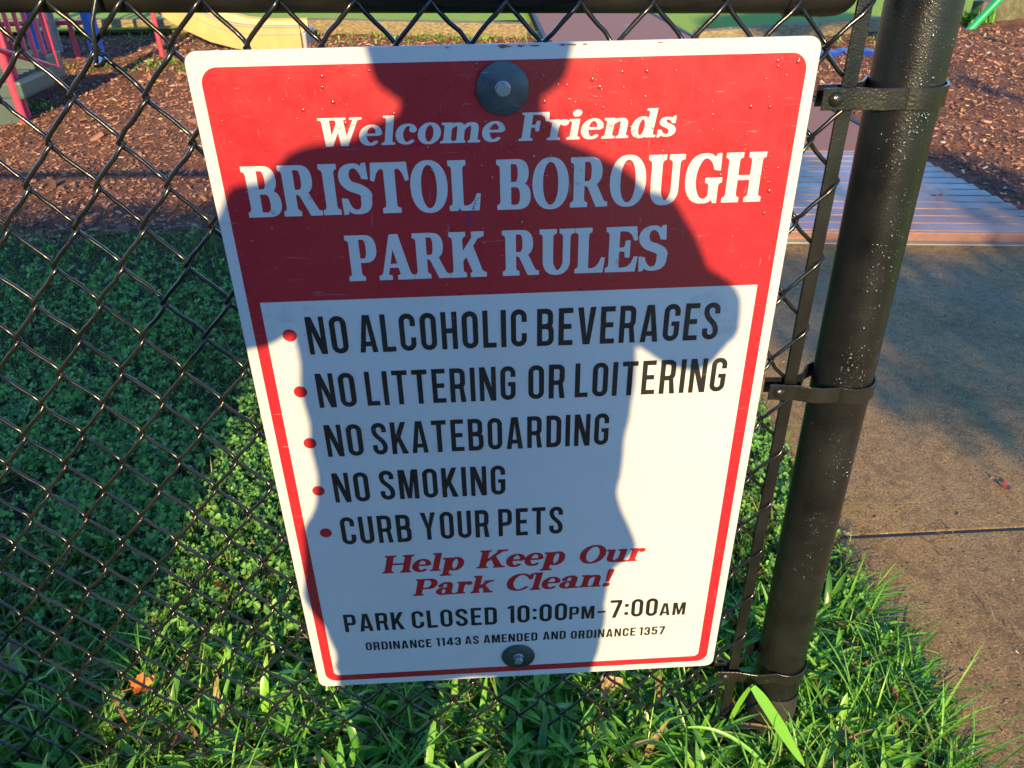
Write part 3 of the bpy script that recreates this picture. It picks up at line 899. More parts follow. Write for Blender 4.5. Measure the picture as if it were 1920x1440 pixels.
    if chh == '!': return .30, [poly((.09, 1.02), (.21, 1.02), (.25, .92), (.19, .28), (.11, .28), (.05, .92)), ring(.15, .10, .115, .115, .114, .114)]
    raise KeyError(chh)

def word(F, txt, font, u0, u1, vb, cap, gap=.05, shear=0.0, fat=0.0):
    """set a word so that it spans exactly u0..u1 on baseline vb"""
    x, gl = 0.0, []
    for c_ in txt:
        w_, sh = font(c_)
        gl.append((x, sh)); x += w_ + gap
    nat = x - gap
    kx = (u1 - u0) / (nat + 0.0)
    y_start = F.y
    for li, (gx, sh) in enumerate(gl):
        F.y = y_start - 0.0003 * (li % 2)
        for dx in ((0.0,) if not fat else (-fat / 2, fat / 2)):       # a heavier cut is set twice, a hair apart
            for (o, hs) in sh:
                tr = lambda P: [(u0 + (gx + p[0]) * kx + dx * cap + shear * cap * p[1], vb - p[1] * cap) for p in P]
                F.add(tr(o), [tr(h) for h in hs])
    F.y = y_start

YT = -0.0003
F = Flat(YT)
word(F, 'Welcome', bookm, .1128, .2985, .0918, .0278, .045, .16, .05)
word(F, 'Friends', bookm, .3150, .4728, .0918, .0278, .045, .16, .05)
F.build('greeting_lettering', M['text_white'])
F = Flat(YT)
word(F, 'BRISTOL', serif, .0331, .2739, .1628, .0535, .040, 0, .022)
word(F, 'BOROUGH', serif, .2920, .5717, .1632, .0532, .055, 0, .022)
F.build('town_lettering', M['text_white'])
F = Flat(YT)
word(F, 'PARK', serif, .1279, .2775, .2389, .0528, .030, 0, .022)
word(F, 'RULES', serif, .2961, .4755, .2391, .0527, .030, 0, .022)
F.build('title_lettering', M['text_white'])
for txt in (
    [('NO', .0712, .1164, .3291, .0485), ('ALCOHOLIC', .1290, .3218, .3292, .0484), ('BEVERAGES', .3336, .5458, .3297, .0483)],
    [('NO', .0718, .1170, .4030, .0479), ('LITTERING', .1293, .3079, .4028, .0477), ('OR', .3233, .3675, .4031, .0478), ('LOITERING', .3797, .5632, .4031, .0478)],
    [('NO', .0720, .1172, .4766, .0482), ('SKATEBOARDING', .1290, .4240, .4765, .0482)],
    [('NO', .0716, .1171, .5508, .0480), ('SMOKING', .1309, .2928, .5500, .0480)],
    [('CURB', .0721, .1650, .6246, .0482), ('YOUR', .1784, .2696, .6229, .0480), ('PETS', .2821, .3690, .6229, .0480)]):
    F = Flat(YT)
    for (t_, a, b, v_, c_) in txt:
        word(F, t_, sans, a, b, v_, c_, .118)
    F.build('rule_lettering', M['text_black'])
for (u, v_) in ((.0517, .3032), (.0521, .3792), (.0523, .4544), (.0521, .5299), (.0517, .6019)):
    F = Flat(YT)
    F.add(arc(u, v_, .0079, .0079, 0, 360 - 360 / 28, 27))
    F.build('bullet', M['text_red'])
F = Flat(YT)
word(F, 'Help', bookm, .1190, .2300, .6815, .0327, .05, .22, .055)
word(F, 'Keep', bookm, .2500, .3705, .6808, .0333, .05, .22, .055)
word(F, 'Our', bookm, .3915, .4810, .6815, .0333, .06, .22, .055)
word(F, 'Park', bookm, .1580, .2690, .7283, .0325, .05, .22, .055)
word(F, 'Clean!', bookm, .2885, .4385, .7280, .0327, .05, .22, .055)
F.build('slogan_lettering', M['text_red'])
F = Flat(YT)
dw = lambda c: sans(c, 1.22, .150, .145)
word(F, 'PARK', dw, .0541, .1402, .7953, .0362, .13)
word(F, 'CLOSED', dw, .1518, .2757, .7951, .0362, .13)
word(F, '10:00', dw, .2914, .3785, .7943, .0362, .12)
word(F, 'PM', dw, .3820, .4188, .7934, .0265, .13)
word(F, '-', dw, .4236, .4355, .7955, .0362, .1)
word(F, '7:00', dw, .4420, .5124, .7945, .0368, .12)
word(F, 'AM', dw, .5160, .5541, .7951, .0258, .13)
F.build('hours_lettering', M['text_black'])
F = Flat(YT)
ow = lambda c: sans(c, 1.2, .158, .15)
for (t_, a, b, v_) in (('ORDINANCE', .0795, .1769, .8370), ('1143', .1840, .2207, .8357), ('AS', .2269, .2475, .8350), ('AMENDED', .2546, .3351, .8348), ('AND', .3434, .3777, .8344), ('ORDINANCE', .3854, .4831, .8356), ('1357', .4885, .5274, .8358)):
    word(F, t_, ow, a, b, v_, .0175, .13)
F.build('ordinance_lettering', M['text_black'])
# blue ink spots and a run on the foot of the L
F = Flat(YT - 0.0006)
_u = lambda x, y: (x, y)
for (u, v_, r) in ((.2520, .1620, .0013), (.2665, .1600, .0009), (.2668, .1575, .0008), (.2682, .1548, .0007), (.2690, .1520, .0007), (.2712, .1500, .0006), (.2700, .1560, .0005), (.2890, .1540, .0007), (.2655, .1612, .0006)):
    F.add([(u + r * math.cos(t) * (1 + .2 * math.sin(3 * t)), v_ + r * 1.3 * math.sin(t)) for t in np.linspace(0, 2 * PI, 12, endpoint=False)])
F.add(stroke([(.2607, .1655), (.2603, .1690), (.2608, .1725), (.2600, .1762)], .0009)[0])
F.add(stroke([(.2600, .1755), (.2598, .1790)], .0022)[0])
F.build('ink_mark', M['ink'])
F = Flat(YT - 0.0006)
F.add(stroke([(.2645, .3800), (.2680, .3812), (.2725, .3825)], .0006)[0])
F.build('ink_mark', M['ink'])
# rubbed grey smudge beside the closing time
m = M['smudge'] = bpy.data.materials.new('smudge'); m.use_nodes = True
b_ = bsdf(m); b_.inputs["Base Color"].default_value = (0.30, 0.28, 0.29, 1); b_.inputs["Roughness"].default_value = 0.6
n_ = noise(m, 45, 5, 0.7)
lk(m, ramp(m, n_, [(0.46, (0, 0, 0)), (0.66, (0.13,) * 3)]), b_.inputs["Alpha"])
for (u0, v0, u1, v1) in ((.466, .800, .486, .842), (.255, .700, .275, .722), (.085, .805, .103, .832), (.36, .805, .40, .818), (.03, .264, .10, .288), (.50, .262, .575, .33)):
    F = Flat(YT - 0.0009)
    F.add([((u0 + u1) / 2 + (u1 - u0) / 2 * math.cos(t) * (1 + .18 * math.sin(3 * t + u0 * 90)), (v0 + v1) / 2 + (v1 - v0) / 2 * math.sin(t) * (1 + .15 * math.cos(2 * t))) for t in np.linspace(0, 2 * PI, 28, endpoint=False)])
    F.build('smudge', m)
m = M['rust_run'] = m.copy(); m.name = 'rust_run'; bsdf(m).inputs['Base Color'].default_value = (0.16, 0.09, 0.05, 1)
for (u0, v0, u1, v1) in ((.294, .062, .304, .092), (.300, .888, .310, .910), (.281, .064, .287, .080)):
    F = Flat(YT - 0.0009)
    F.add([(u0, v0), (u1, v0), (u1 - .003, v1), (u0 + .003, v1)])
    F.build('rust_run', m)

# paint worn off along the top edge
for i_, (u, w_, h_) in enumerate(((.302, .012, .0028), (.318, .007, .0018), (.331, .009, .0014), (.357, .006, .0016), (.366, .011, .0013), (.379, .005, .0016), (.248, .004, .0010), (.452, .006, .0012))):
    F = Flat(YT - .0003)
    F.add([(u + w_ / 2 * math.cos(t) * (1 + .3 * math.sin(4 * t + i_)), .0022 + h_ * .5 * math.sin(t) * (1 + .4 * math.cos(3 * t + i_))) for t in np.linspace(0, 2 * PI, 18, endpoint=False)])
    F.build('worn_edge', M['leaf_brown'])
def fixing(u, v_, r, mw, mb_, stick):
    w = MB()
    w.lathe([(r - .0004, 0.0), (r, .0006), (r, .0017), (r - .0006, .0023), (.004, .0023)], S(u, v_, -0.0010), 'y', 56)
    o = w.build('washer', mw, sign)
    h_ = MB()
    h_.lathe([(.0078, .0023), (.0078, .0034), (.0070, .0036)], S(u, v_, -0.0010), 'y', 32)
    rot = R(14)
    pr_ = []
    ang = [rot + k * PI / 3 for k in range(6)]
    hexr = lambda r_, hh: [(S(u, v_, -0.0010)[0] + r_ * math.cos(a), -0.0010 - hh, S(u, v_, 0)[2] + r_ * math.sin(a)) for a in ang]
    h_.rings([hexr(.0068, .0034), hexr(.0068, .0034 + stick * .82), hexr(.0060, .0034 + stick)], True, smooth=False)
    h_.build('hex_bolt', mb_, o)
fixing(.2995, .0405, .0257, M['washer'], M['bolt'], .0046)
fixing(.3060, .8665, .0250, M['washer_green'], M['bolt'], .0075)

# rain drops: small flat lenses standing off the face
V, Q = [], []
dome = [(math.cos(a) * r_, math.sin(a) * r_, h_) for r_, h_ in ((1, 0), (.86, .30), (.55, .5)) for a in np.linspace(0, 2 * PI, 10, endpoint=False)] + [(0, 0, .58)]
dome = np.array(dome)
dq = []
for k in range(2):
    for j in range(10):
        a, b = k * 10 + j, k * 10 + (j + 1) % 10
        dq.append((a, b, b + 10, a + 10))
for j in range(10):
    dq.append((20 + j, 20 + (j + 1) % 10, 30, 30))
rs = np.random.default_rng(3)
cnt = 0
tri = []
while cnt < 620:
    u, v_ = rs.uniform(.02, .59), abs(rs.normal(0.03, .13))
    if v_ < .012 or v_ > .33: continue
    if rs.random() > vnoise(u, v_, 14, 5) * 1.5 - .15: continue
    rr = min(.0021, .00032 + rs.exponential(.00042))
    st_ = 1 + (rr / .002) * rs.uniform(0, .5)
    b = len(V)
    for p in dome:
        V.append((u + p[0] * rr - SW / 2, YT - .0008 - p[2] * rr, SH - v_ + p[1] * rr * st_))
    for q in dq: tri.append([b + i for i in q])
    cnt += 1
dm = MB()
dm.add(V, [q if q[2] != q[3] else q[:3] for q in tri], 0, True)
dr = dm.build('water_drops', M['drop'], sign)
tag(dr, kind='stuff')

# rain beads on the sunny front of the post and on the top strap
V, F_ = [], []
rs = np.random.default_rng(8)
pm_ = MB()
nb = 0
while nb < 1150:
    z = 0.38 + 0.80 * rs.random() ** .75
    a = rs.normal(-1.62, .33)
    if rs.random() > .12 + 1.1 * max(0, vnoise(a * .06, z, 22, 9) - .42) * 2: continue
    c0 = pc(z)
    rr = min(.0019, .00028 + rs.exponential(.00036))
    n_ = Vector((math.cos(a), math.sin(a), 0)); t_ = Vector((-math.sin(a), math.cos(a), 0))
    base = c0 + n_ * PR
    pm_.add([base + t_ * (p[0] * rr) + Vector((0, 0, p[1] * rr * 1.25)) + n_ * (p[2] * rr * 1.1) for p in dome], [q if q[2] != q[3] else q[:3] for q in dq], 0, True)
    nb += 1
tag(pm_.build('water_drops', M['drop'], post), kind='stuff')
# ------------------------------------------------------------------ ground
def sheet(name, x0, x1, y0, y1, z, m, step=None, h=None):
    mb = MB()
    if step is None:
        mb.add([(x0, y0, z), (x1, y0, z), (x1, y1, z), (x0, y1, z)], [(0, 1, 2, 3)])
        o = mb.build(name, m)
    else:
        nx, ny = int((x1 - x0) / step) + 1, int((y1 - y0) / step) + 1
        X, Y = np.meshgrid(np.linspace(x0, x1, nx), np.linspace(y0, y1, ny))
        Zz = z + h(X, Y)
        i = np.arange(nx * ny).reshape(ny, nx)
        Q = np.stack([i[:-1, :-1], i[:-1, 1:], i[1:, 1:], i[1:, :-1]], -1).reshape(-1, 4)
        o = mass(name, np.stack([X, Y, Zz], -1).reshape(-1, 3), Q, m, smooth=True)
    return tag(o, kind='structure')
sheet('ground', -150, 150, -150, 150, -0.03, M['turf'])
edge = lambda x: 2.50 - 0.06 * (x + 1.2) + 0.03 * np.sin(5 * x) + 0.03 * np.sin(11.3 * x + 1)     # where turf gives way to mulch
sheet('lawn', -6, 0.76, -4, 2.62, 0.0, M['soil'], 0.05, lambda x, y: 0.012 * vnoise(x, y, 4, 1) - 0.02 * (y > edge(x) - 0.02) - 0.03 * (x > 0.72))
def mh(x, y): return 0.022 * vnoise(x, y, 5, 2) + 0.012 * vnoise(x, y, 16, 3) + 0.008 * vnoise(x, y, 40, 4) - 0.02
sheet('mulch_bed', -9, 0.66, 2.38, 8.6, 0.0, M['mulch'], 0.03, lambda x, y: mh(x, y) - 0.05 * (y < edge(x)))
sheet('mulch_bed', 2.32, 9, 1.2, 8.0, 0.0, M['mulch'], 0.03, lambda x, y: mh(x, y) - 0.0)
sheet('far_lawn', -30, 0.60, 8.35, 60, 0.06, M['turf'])
sheet('far_lawn', 1.92, 40, 6.9, 60, -0.012, M['turf'])

# concrete walk in slabs with an open joint between them
def slab_mesh(name, x0, x1, y0, y1, top):
    mb = MB()
    mb.box(((x0 + x1) / 2, (y0 + y1) / 2, top - 0.06), (x1 - x0, y1 - y0, 0.12), Matrix.Rotation(R(-2.6), 3, 'Z') if False else None, 0, 0.0035)
    return tag(mb.build(name, M['concrete']), kind='structure')
slab_mesh('concrete_path', 0.735, 2.34, 0.4825, 2.185, 0.0100)
slab_mesh('concrete_path', 0.722, 2.34, -1.30, 0.4735, 0.0105)
mb = MB(); mb.box((1.53, 0.478, -0.0165), (1.60, 0.03, 0.05)); tag(mb.build('path_joint', M['rubber']), kind='structure')
slab_mesh('concrete_path', 0.722, 2.34, -3.10, -1.31, 0.010)
# boardwalk: planks across, fascia in front
bw = thing('boardwalk', 'wet reddish brown plank boardwalk at the end of the concrete path', 'boardwalk', (0, 0, 0))
mb = MB()
ys = np.linspace(2.215, 3.36, 14)
sk = lambda x, y: y - 0.12 * (x - 1.27)
rz = Matrix.Rotation(-0.12, 3, 'Z')
for k in range(13):
    yc = (ys[k] + ys[k + 1]) / 2
    xl, xr = 0.62, 2.315 - 0.075 * (yc - 2.25)
    xc = (xl + xr) / 2
    mb.box((xc, sk(xc, yc), 0.040), ((xr - xl), ys[k + 1] - ys[k] - 0.009, 0.022), rz, 0, 0.003)
mb.build('deck_planks', M['deck'], bw)
mb = MB()
mb.box((1.465, sk(1.465, 2.205), 0.026), (1.72, 0.016, 0.046), rz, 0, 0.003)
mb.build('fascia_board', M['deck'], bw)
mb = MB()
for x in (0.75, 1.45, 2.15):
    mb.box((x, sk(x, 2.80), 0.012), (0.05, 1.10, 0.03), rz)
mb.build('joist', M['timber'], bw)
mb = MB(); mb.box((1.465, sk(1.465, 2.178), 0.008), (1.74, 0.034, 0.014), rz, 0, 0.002)
mb.build('metal_strip', M['steel_strip'], bw)
# brown rubber ramp beyond
mb = MB()
x_l, x_r = (lambda y: 0.66 + 0.012 * (y - 3.3)), (lambda y: 2.235 - 0.055 * (y - 3.2) if y < 7 else 2.026 - 0.03 * (y - 7))
P = []
for y in np.linspace(3.30, 14, 20):
    xa, xb = x_l(y), x_r(y)
    ya = y if y > 3.5 else None
    P.append([(xa, sk(xa, 3.375) if y < 3.31 else y, 0.0), (xa, sk(xa, 3.375) if y < 3.31 else y, 0.05), (xb, sk(xb, 3.375) if y < 3.31 else y, 0.05), (xb, sk(xb, 3.375) if y < 3.31 else y, 0.0)])
mb.rings(P, True, smooth=False)
tag(mb.build('path', M['ramp']), kind='structure')
# dark kerb strips along the ramp
for sgn, name in ((0, 'l'), (1, 'r')):
    mb = MB()
    P = []
    for y in np.linspace(3.62, 13, 16):
        x = x_l(y) - 0.022 if sgn == 0 else x_r(y) + 0.022
        P.append([(x - 0.018, y, -0.02), (x - 0.018, y, 0.056), (x + 0.018, y, 0.056), (x + 0.018, y, -0.02)])
    mb.rings(P, True, smooth=False)
    tag(mb.build('path_kerb', M['rubber']), kind='structure')
# weathered timbers holding the beds
TM = None
def timber(p, q, hgt, label):
    a, b = Vector(p), Vector(q)
    t = thing('landscape_timber', label, 'timber', ((a + b) / 2), 0, 'weathered timbers edging the mulch')
    d = b - a
    mb = MB()
    mb.box((0, 0, hgt / 2), (d.length, 0.14, hgt), Matrix.Rotation(math.atan2(d.y, d.x), 3, 'Z'), 0, 0.012)
    mb.build('beam', TM or M['timber'], t)
    for s_ in (-0.35, 0.35):
        st = MB()
        c = d * s_
        st.lathe([(0.012, 0), (0.012, 0.006), (0.004, 0.009)], (c.x, c.y, hgt), n=10)
        st.build('spike_head', M['steel_strip'], t)
timber((0.52, 7.05), (-0.62, 7.95), 0.14, 'low weathered timber edging the mulch just left of the brown ramp') if False else None
timber((0.56, 7.6, 0), (-1.75, 8.3, 0), 0.13, 'weathered edging timber that ends at the left side of the brown ramp')
timber((-1.78, 8.31, 0), (-4.6, 8.75, 0), 0.13, 'weathered edging timber behind the tan slide')
timber((-4.63, 8.76, 0), (-7.6, 8.9, 0), 0.13, 'weathered edging timber far behind the blue play posts')
timber((2.04, 6.95, 0), (4.30, 7.55, 0), 0.12, 'weathered edging timber that starts at the right side of the brown ramp')
TM = M['timber_moss']
timber((5.15, 7.85, 0), (7.9, 8.75, 0), 0.20, 'thick mossy edging timber at the top right beside the leafy weed')
# black corner block at the left edge of the ramp
mb = MB(); mb.box((0.0, 0, 0.05), (0.15, 0.10, 0.10), Matrix.Rotation(R(38), 3, 'Z'), 0, 0.008)
t = thing('rubber_block', 'small black rubber corner block lying at the left edge of the ramp', 'block', (0.62, 6.75, 0)); mb.build('block', M['rubber'], t)
mb = MB(); mb.lathe([(0.02, 0.1), (0.02, 0.104), (0.008, 0.106)], (0, 0, 0), n=12); mb.build('bolt_head', M['steel_strip'], t)

# ------------------------------------------------------------------ mulch chips
def chips(n, x0, x1, y0, y1, smin, smax, seed):
    rs = np.random.default_rng(seed)
    x = rs.uniform(x0, x1, n)
    y = y0 + (y1 - y0) * rs.random(n) ** 1.6
    L = rs.uniform(smin, smax, n) * (1 + (y - y0) * 0.10)
    W_ = L * rs.uniform(.25, .6, n); T_ = L * rs.uniform(.10, .25, n)
    a = rs.uniform(0, 2 * PI, n); b = rs.normal(0, .35, n)
    T = np.array([(-1, -1, -1), (1, -.8, -1), (1, .9, -1), (-1, 1, -1), (-.9, -.8, 1), (.85, -1, 1), (1, .7, 1), (-1, .8, 1)]) / 2
    p = T[None] * np.stack([L, W_, T_], -1)[:, None, :]
    cb, sb = np.cos(b)[:, None], np.sin(b)[:, None]
    px, pz = p[..., 0] * cb - p[..., 2] * sb, p[..., 0] * sb + p[..., 2] * cb
    ca, sa = np.cos(a)[:, None], np.sin(a)[:, None]
    X = px * ca - p[..., 1] * sa + x[:, None]; Y = px * sa + p[..., 1] * ca + y[:, None]
    Zb = mh(x, y) + rs.uniform(.002, .012, n)
    V = np.stack([X, Y, pz + Zb[:, None]], -1).reshape(-1, 3)
    F0 = np.array([(0, 3, 2, 1), (4, 5, 6, 7), (0, 1, 5, 4), (1, 2, 6, 5), (2, 3, 7, 6), (3, 0, 4, 7)])
    Q = (np.arange(n)[:, None, None] * 8 + F0[None]).reshape(-1, 4)
    return V, Q
Vs, Qs, off = [], [], 0
for args in ((26000, -6.0, 0.62, 2.45, 8.2, .008, .026, 1), (18000, 2.38, 7.5, 1.9, 7.4, .008, .027, 2), (260, -5.0, 0.60, 2.5, 7.5, .03, .075, 3), (180, 2.45, 6.0, 2.2, 7.0, .03, .07, 4)):
    V, Q = chips(*args)
    Vs.append(V); Qs.append(Q + off); off += len(V)
tag(mass('mulch_chips', np.concatenate(Vs), np.concatenate(Qs), M['chips']), 'loose reddish brown wood chips covering the play area', 'wood chips', kind='stuff')

# ------------------------------------------------------------------ grass and clover
def blades(P, L, W_, az, lean, curl, seed=0, segs=4, fold=0.25):
    """arched ribbons. P (n,3) roots, L length, W_ width, az heading, lean start tilt from vertical, curl extra bend"""
    n = len(P)
    s = np.linspace(0, 1, segs + 1)
    th = lean[:, None] + curl[:, None] * s[None, :]
    dl = L[:, None] / segs
    r = np.concatenate([np.zeros((n, 1)), np.cumsum(np.sin((th[:, 1:] + th[:, :-1]) / 2) * dl, 1)], 1)
    z = np.concatenate([np.zeros((n, 1)), np.cumsum(np.cos((th[:, 1:] + th[:, :-1]) / 2) * dl, 1)], 1)
    z = np.maximum(z, 0.006 - P[:, 2:3] * 0)
    prof = np.interp(s, [0, .25, .6, .88, 1], [.55, 1, .85, .42, .03])
    hw = W_[:, None] * prof[None] / 2
    ca, sa = np.cos(az)[:, None], np.sin(az)[:, None]
    cx = P[:, 0:1] + r * ca; cy = P[:, 1:2] + r * sa; cz = P[:, 2:3] + z
    lx, ly = -sa * hw, ca * hw
    lift = hw * fold * 2
    Vl = np.stack([cx + lx, cy + ly, cz + lift], -1)
    Vc = np.stack([cx, cy, cz], -1)
    Vr = np.stack([cx - lx, cy - ly, cz + lift], -1)
    V = np.stack([Vl, Vc, Vr], 2).reshape(n, -1, 3)
    k = 3 * (segs + 1)
    F0 = []
    for i in range(segs):
        a = i * 3
        F0 += [(a, a + 1, a + 4, a + 3), (a + 1, a + 2, a + 5, a + 4)]
    Q = (np.arange(n)[:, None, None] * k + np.array(F0)[None]).reshape(-1, 4)
    return V.reshape(-1, 3), Q
def gh(x, y): return 0.012 * vnoise(x, y, 4, 1)
def pack(lst):
    V, Q, o = [], [], 0
    for v, q in lst:
        V.append(v); Q.append(q + o); o += len(v)
    return np.concatenate(V), np.concatenate(Q)

rs = np.random.default_rng(11)
def lawn_pts(n, x0, x1, y0, y1):
    x, y = rs.uniform(x0, x1, n), rs.uniform(y0, y1, n)
    k = (y < edge(x) + rs.normal(0, .03, n)) & (x < 0.745 + rs.normal(0, .012, n))
    x, y = x[k], y[k]
    return x, y
sets = []
# fine turf everywhere
for n, x0, x1, y0, y1, l0, l1, w0, w1 in ((60000, -2.6, 0.75, 0.35, 2.6, .025, .080, .0016, .0036), (16000, -1.4, 0.76, -0.4, 0.6, .025, .07, .002, .0045), (9000, -4.5, -2.6, 0.5, 2.6, .03, .07, .003, .005), (5000, -2.5, -0.9, -1.2, 0.5, .03, .09, .003, .005)):
    x, y = lawn_pts(n, x0, x1, y0, y1)
    m_ = len(x)
    kk = rs.random(m_) > .40 * np.clip(vnoise(x, y, 2.6, 12) * 2.0 - .35, 0, 1) * (y > .3); x, y = x[kk], y[kk]; m_ = len(x)
    P = np.stack([x, y, gh(x, y) - .004], -1)
    tall = 0.6 + 0.9 * vnoise(x, y, 3.5, 7)
    sets.append(blades(P, rs.uniform(l0, l1, m_) * tall, rs.uniform(w0, w1, m_), rs.uniform(0, 2 * PI, m_), np.abs(rs.normal(.35, .3, m_)), rs.uniform(.2, 1.3, m_), segs=3))
V, Q = pack(sets)
tag(mass('grass', V, Q, M['grass'], smooth=True), 'fine green lawn grass behind the chain link fence', 'grass', kind='stuff')

# clover: three round leaflets on a short stalk
def clover(n, x, y, seed):
    rs_ = np.random.default_rng(seed)
    n = len(x)
    zt = gh(x, y) + rs_.uniform(.018, .062, n)
    rad = rs_.uniform(.0042, .0112, n) * (0.75 + .5 * vnoise(x, y, 5, 31))
    a0 = rs_.uniform(0, 2 * PI, n); tx_, ty_ = rs_.normal(0, .28, n), rs_.normal(.42, .25, n)
    shp = np.array([(0, 0), (.45, -.42), (.95, -.55), (1.28, -.30), (1.20, 0), (1.28, .30), (.95, .55), (.45, .42)])
    Vs = []
    for k in range(3):
        a = a0 + k * 2 * PI / 3
        ca, sa = np.cos(a)[:, None], np.sin(a)[:, None]
        px = (shp[None, :, 0] * ca - shp[None, :, 1] * sa) * rad[:, None]
        py = (shp[None, :, 0] * sa + shp[None, :, 1] * ca) * rad[:, None]
        fold = np.abs(shp[None, :, 1]) * rad[:, None] * .35
        pz = zt[:, None] + px * tx_[:, None] + py * ty_[:, None] + fold
        Vs.append(np.stack([px + x[:, None], py + y[:, None], pz], -1))
    V = np.stack(Vs, 1).reshape(-1, 3)
    F0 = np.array([(0, 1, 2, 4), (2, 3, 4, 4), (0, 4, 6, 7), (4, 5, 6, 6)])
    F0 = np.array([(0, 1, 2, 3), (0, 3, 4, 5), (0, 5, 6, 7)])
    Q = (np.arange(n * 3)[:, None, None] * 8 + F0[None]).reshape(-1, 4)
    return V, Q
x, y = lawn_pts(44000, -2.4, 0.72, 0.25, 2.40)
keep = rs.random(len(x)) < np.clip((vnoise(x, y, 2.6, 12) * .7 + vnoise(x, y, 9, 13) * .45) * 2.0 - .45, .05, 1)
keep &= rs.random(len(x)) < np.clip((y - .1) / .5, .1, 1) * np.clip(1.75 - .75 * y, .12, 1)
V, Q = clover(0, x[keep], y[keep], 5)
tag(mass('clover', V, Q, M['clover']), 'round clover leaves spread through the lawn', 'clover', kind='stuff')

# broad crabgrass along the fence foot and round the post
sets = []
def tufts(n, cx, cy, sx, sy, l0, l1, w0, w1, seed, nb=(6, 13), lim=None, ml=.75):
    r2 = np.random.default_rng(seed)
    out = []
    for _ in range(n):
        x0, y0 = r2.uniform(cx - sx, cx + sx), r2.uniform(cy - sy, cy + sy)
        if lim and not lim(x0, y0): continue
        if math.hypot(x0 - 0.432, y0 - 0.031) < 0.05: continue
        k = r2.integers(*nb)
        P = np.stack([x0 + r2.normal(0, .012, k), y0 + r2.normal(0, .012, k), np.full(k, gh(x0, y0) - .004) + r2.uniform(0, .02, k)], -1)
        lean = np.abs(r2.normal(ml, .35, k)); curl = r2.uniform(.25, 1.1, k)
        out.append(blades(P, r2.uniform(l0, l1, k), r2.uniform(w0, w1, k), r2.uniform(0, 2 * PI, k), lean, curl, segs=6, fold=.3))
    return out
lim_r = lambda x, y: x < 0.70 - 0.05 * (y < .05) + .04 * math.sin(14 * y)
sets += tufts(140, -0.45, 0.06, 0.75, 0.17, .05, .12, .006, .017, 21, ml=.95)
sets += tufts(80, 0.02, 0.00, 0.42, 0.14, .05, .13, .008, .017, 22, ml=.9)
sets += tufts(130, 0.56, 0.04, 0.18, 0.22, .05, .10, .007, .016, 23, lim=lim_r, ml=.9)
sets += tufts(190, 0.57, 0.06, 0.17, 0.24, .025, .055, .009, .016, 27, lim=lim_r, ml=1.0)
sets += tufts(110, -0.50, 0.20, 0.40, 0.20, .025, .06, .007, .014, 28, ml=1.0)
sets += tufts(110, 0.50, 0.42, 0.22, 0.22, .03, .07, .005, .011, 24, lim=lambda x, y: x < 0.70, ml=.9)
sets += tufts(60, -0.75, 0.42, 0.55, 0.22, .04, .08, .005, .010, 25, ml=.9)
sets += tufts(70, -0.30, -0.30, 0.9, 0.20, .05, .12, .006, .013, 26, ml=.9)
sets += tufts(120, -0.20, 0.02, 0.95, 0.20, .07, .17, .0020, .0042, 29, nb=(5, 11), ml=.7)
sets += tufts(60, 0.56, 0.06, 0.17, 0.20, .06, .13, .0018, .004, 30, nb=(4, 9), lim=lim_r, ml=.8)
# blades that flop out over the edge of the concrete
r2 = np.random.default_rng(31)
def flop(n, cx, cy, sx, sy, az, saz, l0, l1, w0, w1):
    P = np.stack([r2.normal(cx, sx, n), r2.normal(cy, sy, n), np.full(n, .012)], -1)
    return blades(P, r2.uniform(l0, l1, n), r2.uniform(w0, w1, n), r2.normal(az, saz, n), np.abs(r2.normal(.75, .2, n)), r2.uniform(.5, .95, n), segs=7, fold=.2)
sets.append(flop(46, .665, .26, .022, .022, .12, .42, .07, .16, .0028, .0055))
sets.append(flop(40, .665, .10, .015, .07, .1, .7, .05, .12, .003, .007))
sets.append(flop(40, .70, -.06, .02, .05, -.1, .8, .05, .12, .004, .008))
V, Q = pack(sets)
crab = tag(mass('crabgrass', V, Q, M['crab'], smooth=True), 'broad glossy crabgrass blades along the foot of the fence', 'crabgrass', kind='stuff')

# dead straw lying in the grass, and grit and clippings blown over the concrete
r2 = np.random.default_rng(61)
n = 5200
x, y = lawn_pts(n, -1.9, 0.74, -0.4, 2.4)
n = len(x)
V, Q = blades(np.stack([x, y, gh(x, y) + r2.uniform(.0, .035, n)], -1), r2.uniform(.02, .09, n), r2.uniform(.0012, .0045, n), r2.uniform(0, 2 * PI, n), r2.uniform(.9, 1.6, n), r2.uniform(-.1, .3, n), segs=3)
n = 150
x, y = .73 + np.abs(r2.normal(0, .25, n)), r2.uniform(-.3, 1.6, n)
V2, Q2 = blades(np.stack([x, y, np.full(n, .0135)], -1), r2.uniform(.008, .05, n), r2.uniform(.001, .003, n), r2.uniform(0, 2 * PI, n), r2.uniform(1.45, 1.57, n), np.zeros(n), segs=3)
V, Q = pack([(V, Q), (V2, Q2)])
tag(mass('thatch', V, Q, M['dry'], smooth=True), 'dead straw and grass clippings lying in the turf and on the path', 'thatch', kind='stuff')
n = 420
V, Q = chips(n, .74, 2.3, -.4, 2.1, .0025, .009, 9)
V = V.reshape(-1, 8, 3); V[:, :, 2] += .0115 - V[:, :, 2].min(1)[:, None] - .0008; V = V.reshape(-1, 3)
tag(mass('grit', V, Q, M['chips']), 'small grit and crumbs of mulch scattered on the concrete', 'grit', kind='stuff')

